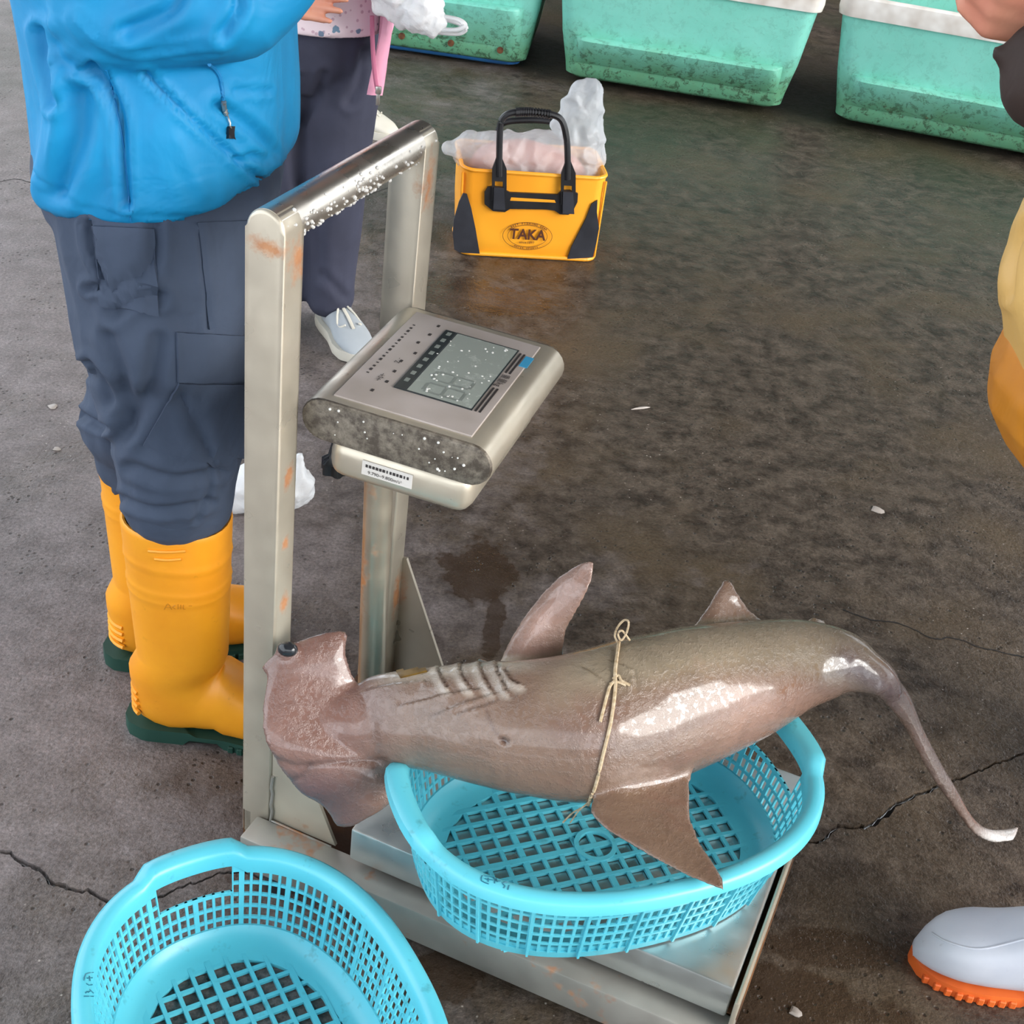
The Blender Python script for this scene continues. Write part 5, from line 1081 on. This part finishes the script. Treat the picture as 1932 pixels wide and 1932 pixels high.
for (a_, k_, f_) in (((0.78, 1.38, 0.88), (0.83, 1.33, 0.50), (0.845, 1.285, 0.08)), ((0.80, 1.58, 0.88), (0.98, 1.68, 0.50), (1.145, 1.72, 0.08))): bp += [capsule(a_, k_, 0.085, 0.062), capsule(k_, f_, 0.058, 0.040)]
bp += hand(ow, nrm(D(1880, 0, 1.33) - ow), V(0.1, -0.5, 0.9), 1.05, 1.0) + hand(V(0.62, 1.62, 1.20), V(-0.6, -0.3, 0.5), V(0, -0.6, 0.7), 1.0) + head_parts(oh, V(-1, 0, -0.3))
v, n_, f = remesh(bp, 0.0050, 3); mk('body', v, f, M['skin'], oi); finish_head(oi, oh, V(-1, 0, -0.3))
ol = [ell_ring((0.76, 1.47), 0.17, 0.20, 0.74), ell_ring((bx + 0.235, 1.47), 0.205, 0.21, 0.82), ell_ring((bx + 0.215, 1.47), 0.213, 0.215, 0.90), ell_ring((bx + 0.21, 1.47), 0.210, 0.215, 0.98), ell_ring((bx + 0.215, 1.47), 0.195, 0.21, 1.06), ell_ring((bx + 0.22, 1.47), 0.165, 0.20, 1.14), ell_ring((bx + 0.21, 1.47), 0.142, 0.18, 1.24), ell_ring((bx + 0.20, 1.47), 0.11, 0.13, 1.33)]
clothing('oilskin_bib', [loft(ol)], 0.0065, M['oil'], oi, 4, 0.006, 6, 3, [([(1940, 268), (1912, 308), (1890, 350)], 0.006, 7), ([(1940, 420), (1915, 470), (1908, 560)], 0.006, 9)])
lg = [capsule((0.78, 1.40, 0.88), (0.84, 1.34, 0.52), 0.125, 0.10), capsule((0.84, 1.34, 0.52), (0.848, 1.290, 0.33), 0.098, 0.062), capsule((0.80, 1.58, 0.88), (0.97, 1.67, 0.52), 0.125, 0.10), capsule((0.97, 1.67, 0.52), (1.135, 1.715, 0.33), 0.098, 0.062), ellipsoid((bx + 0.225, 1.47, 0.80), (0.212, 0.215, 0.15))]
clothing('oilskin_trousers', lg, 0.0065, M['oil_dk'], oi, 4, 0.008, 6, 1)
clothing('shirt', [capsule((0.65, 1.32, 1.35), (0.65, 1.64, 1.35), 0.105, 0.105), capsule((0.66, 1.48, 1.2), (0.65, 1.48, 1.38), 0.13, 0.12), capsule((0.65, 1.27, 1.34), oe, 0.070, 0.050), capsule(oe, D(1885, 100, 1.31), 0.046, 0.010), capsule(oe, D(1960, 110, 1.31), 0.05, 0.034), capsule((0.65, 1.69, 1.34), (0.72, 1.72, 1.12), 0.075, 0.07), capsule((0.72, 1.72, 1.12), (0.65, 1.64, 1.17), 0.068, 0.05)], 0.0055, M['brown'], oi, 3, 0.006, 9, 4)
wb = make_boot(oi, V(0.918, 1.268, 0), PI - 0.12, M['boot_w'], M['sole_o'], 0.36, 1.02); make_boot(oi, V(1.23, 1.74, 0), PI + 0.25, M['boot_w'], M['sole_o'], 0.36, 1.08)

wt = bvh([v_.co for v_ in wb.data.vertices], [tuple(p.vertices) for p in wb.data.polygons])
for ln in ([(1708, 1775), (1725, 1812), (1765, 1846), (1830, 1872), (1932, 1892)], [(1758, 1760), (1790, 1778), (1850, 1790), (1932, 1772)]):
    mb = MB(); v, f = line_on(wt, ln, 0.0016, 0.0); mb.add(v, f); mb.obj('moulded_seam', M['boot_w'], wb)
# ================================================================ SMALL LITTER ON THE FLOOR
for px, s_, lab in (((1655, 963), 0.013, 'round translucent fish scrap on the floor right of the display'), ((1210, 771), 0.010, 'thin white splinter on the floor between bag and shark'), ((100, 768), 0.009, 'small yellowish scrap on the floor left of the blue-jacket person'), ((1500, 1910), 0.008, 'pale fleck on the floor beside the plate corner'), ((107, 848), 0.007, 'pale fleck left of the far yellow boot'), ((290, 558), 0.0, ''), ((940, 1212), 0.0, '')):
    if s_ == 0: continue
    c = G(*px); m2 = 12; ph = random.random() * 6; el2 = 2.2 if 'splinter' in lab else 1.2
    ang = 0.5 if 'splinter' in lab else 0.0
    def pt_(x, k, z): 
        u = s_ * k * (1 + 0.25 * math.sin(3 * x + ph)) * math.cos(x) * (el2 if el2 > 2 else 1); w_ = s_ * k * (1 + 0.2 * math.sin(2 * x + ph)) * math.sin(x) * (0.3 if el2 > 2 else 1)
        return V(c[0] + u * math.cos(ang) - w_ * math.sin(ang), c[1] + u * math.sin(ang) + w_ * math.cos(ang), z)
    mb = MB(); mb.add(*loft([[pt_(x, k, z) for x in np.linspace(0, 2 * PI, m2, endpoint=False)] for k, z in ((1.0, 0.0008), (1.0, 0.002), (0.6, 0.004))])); tag(mb.obj('scrap', M['scrap']), lab, 'scrap', 'scraps on the wet floor')
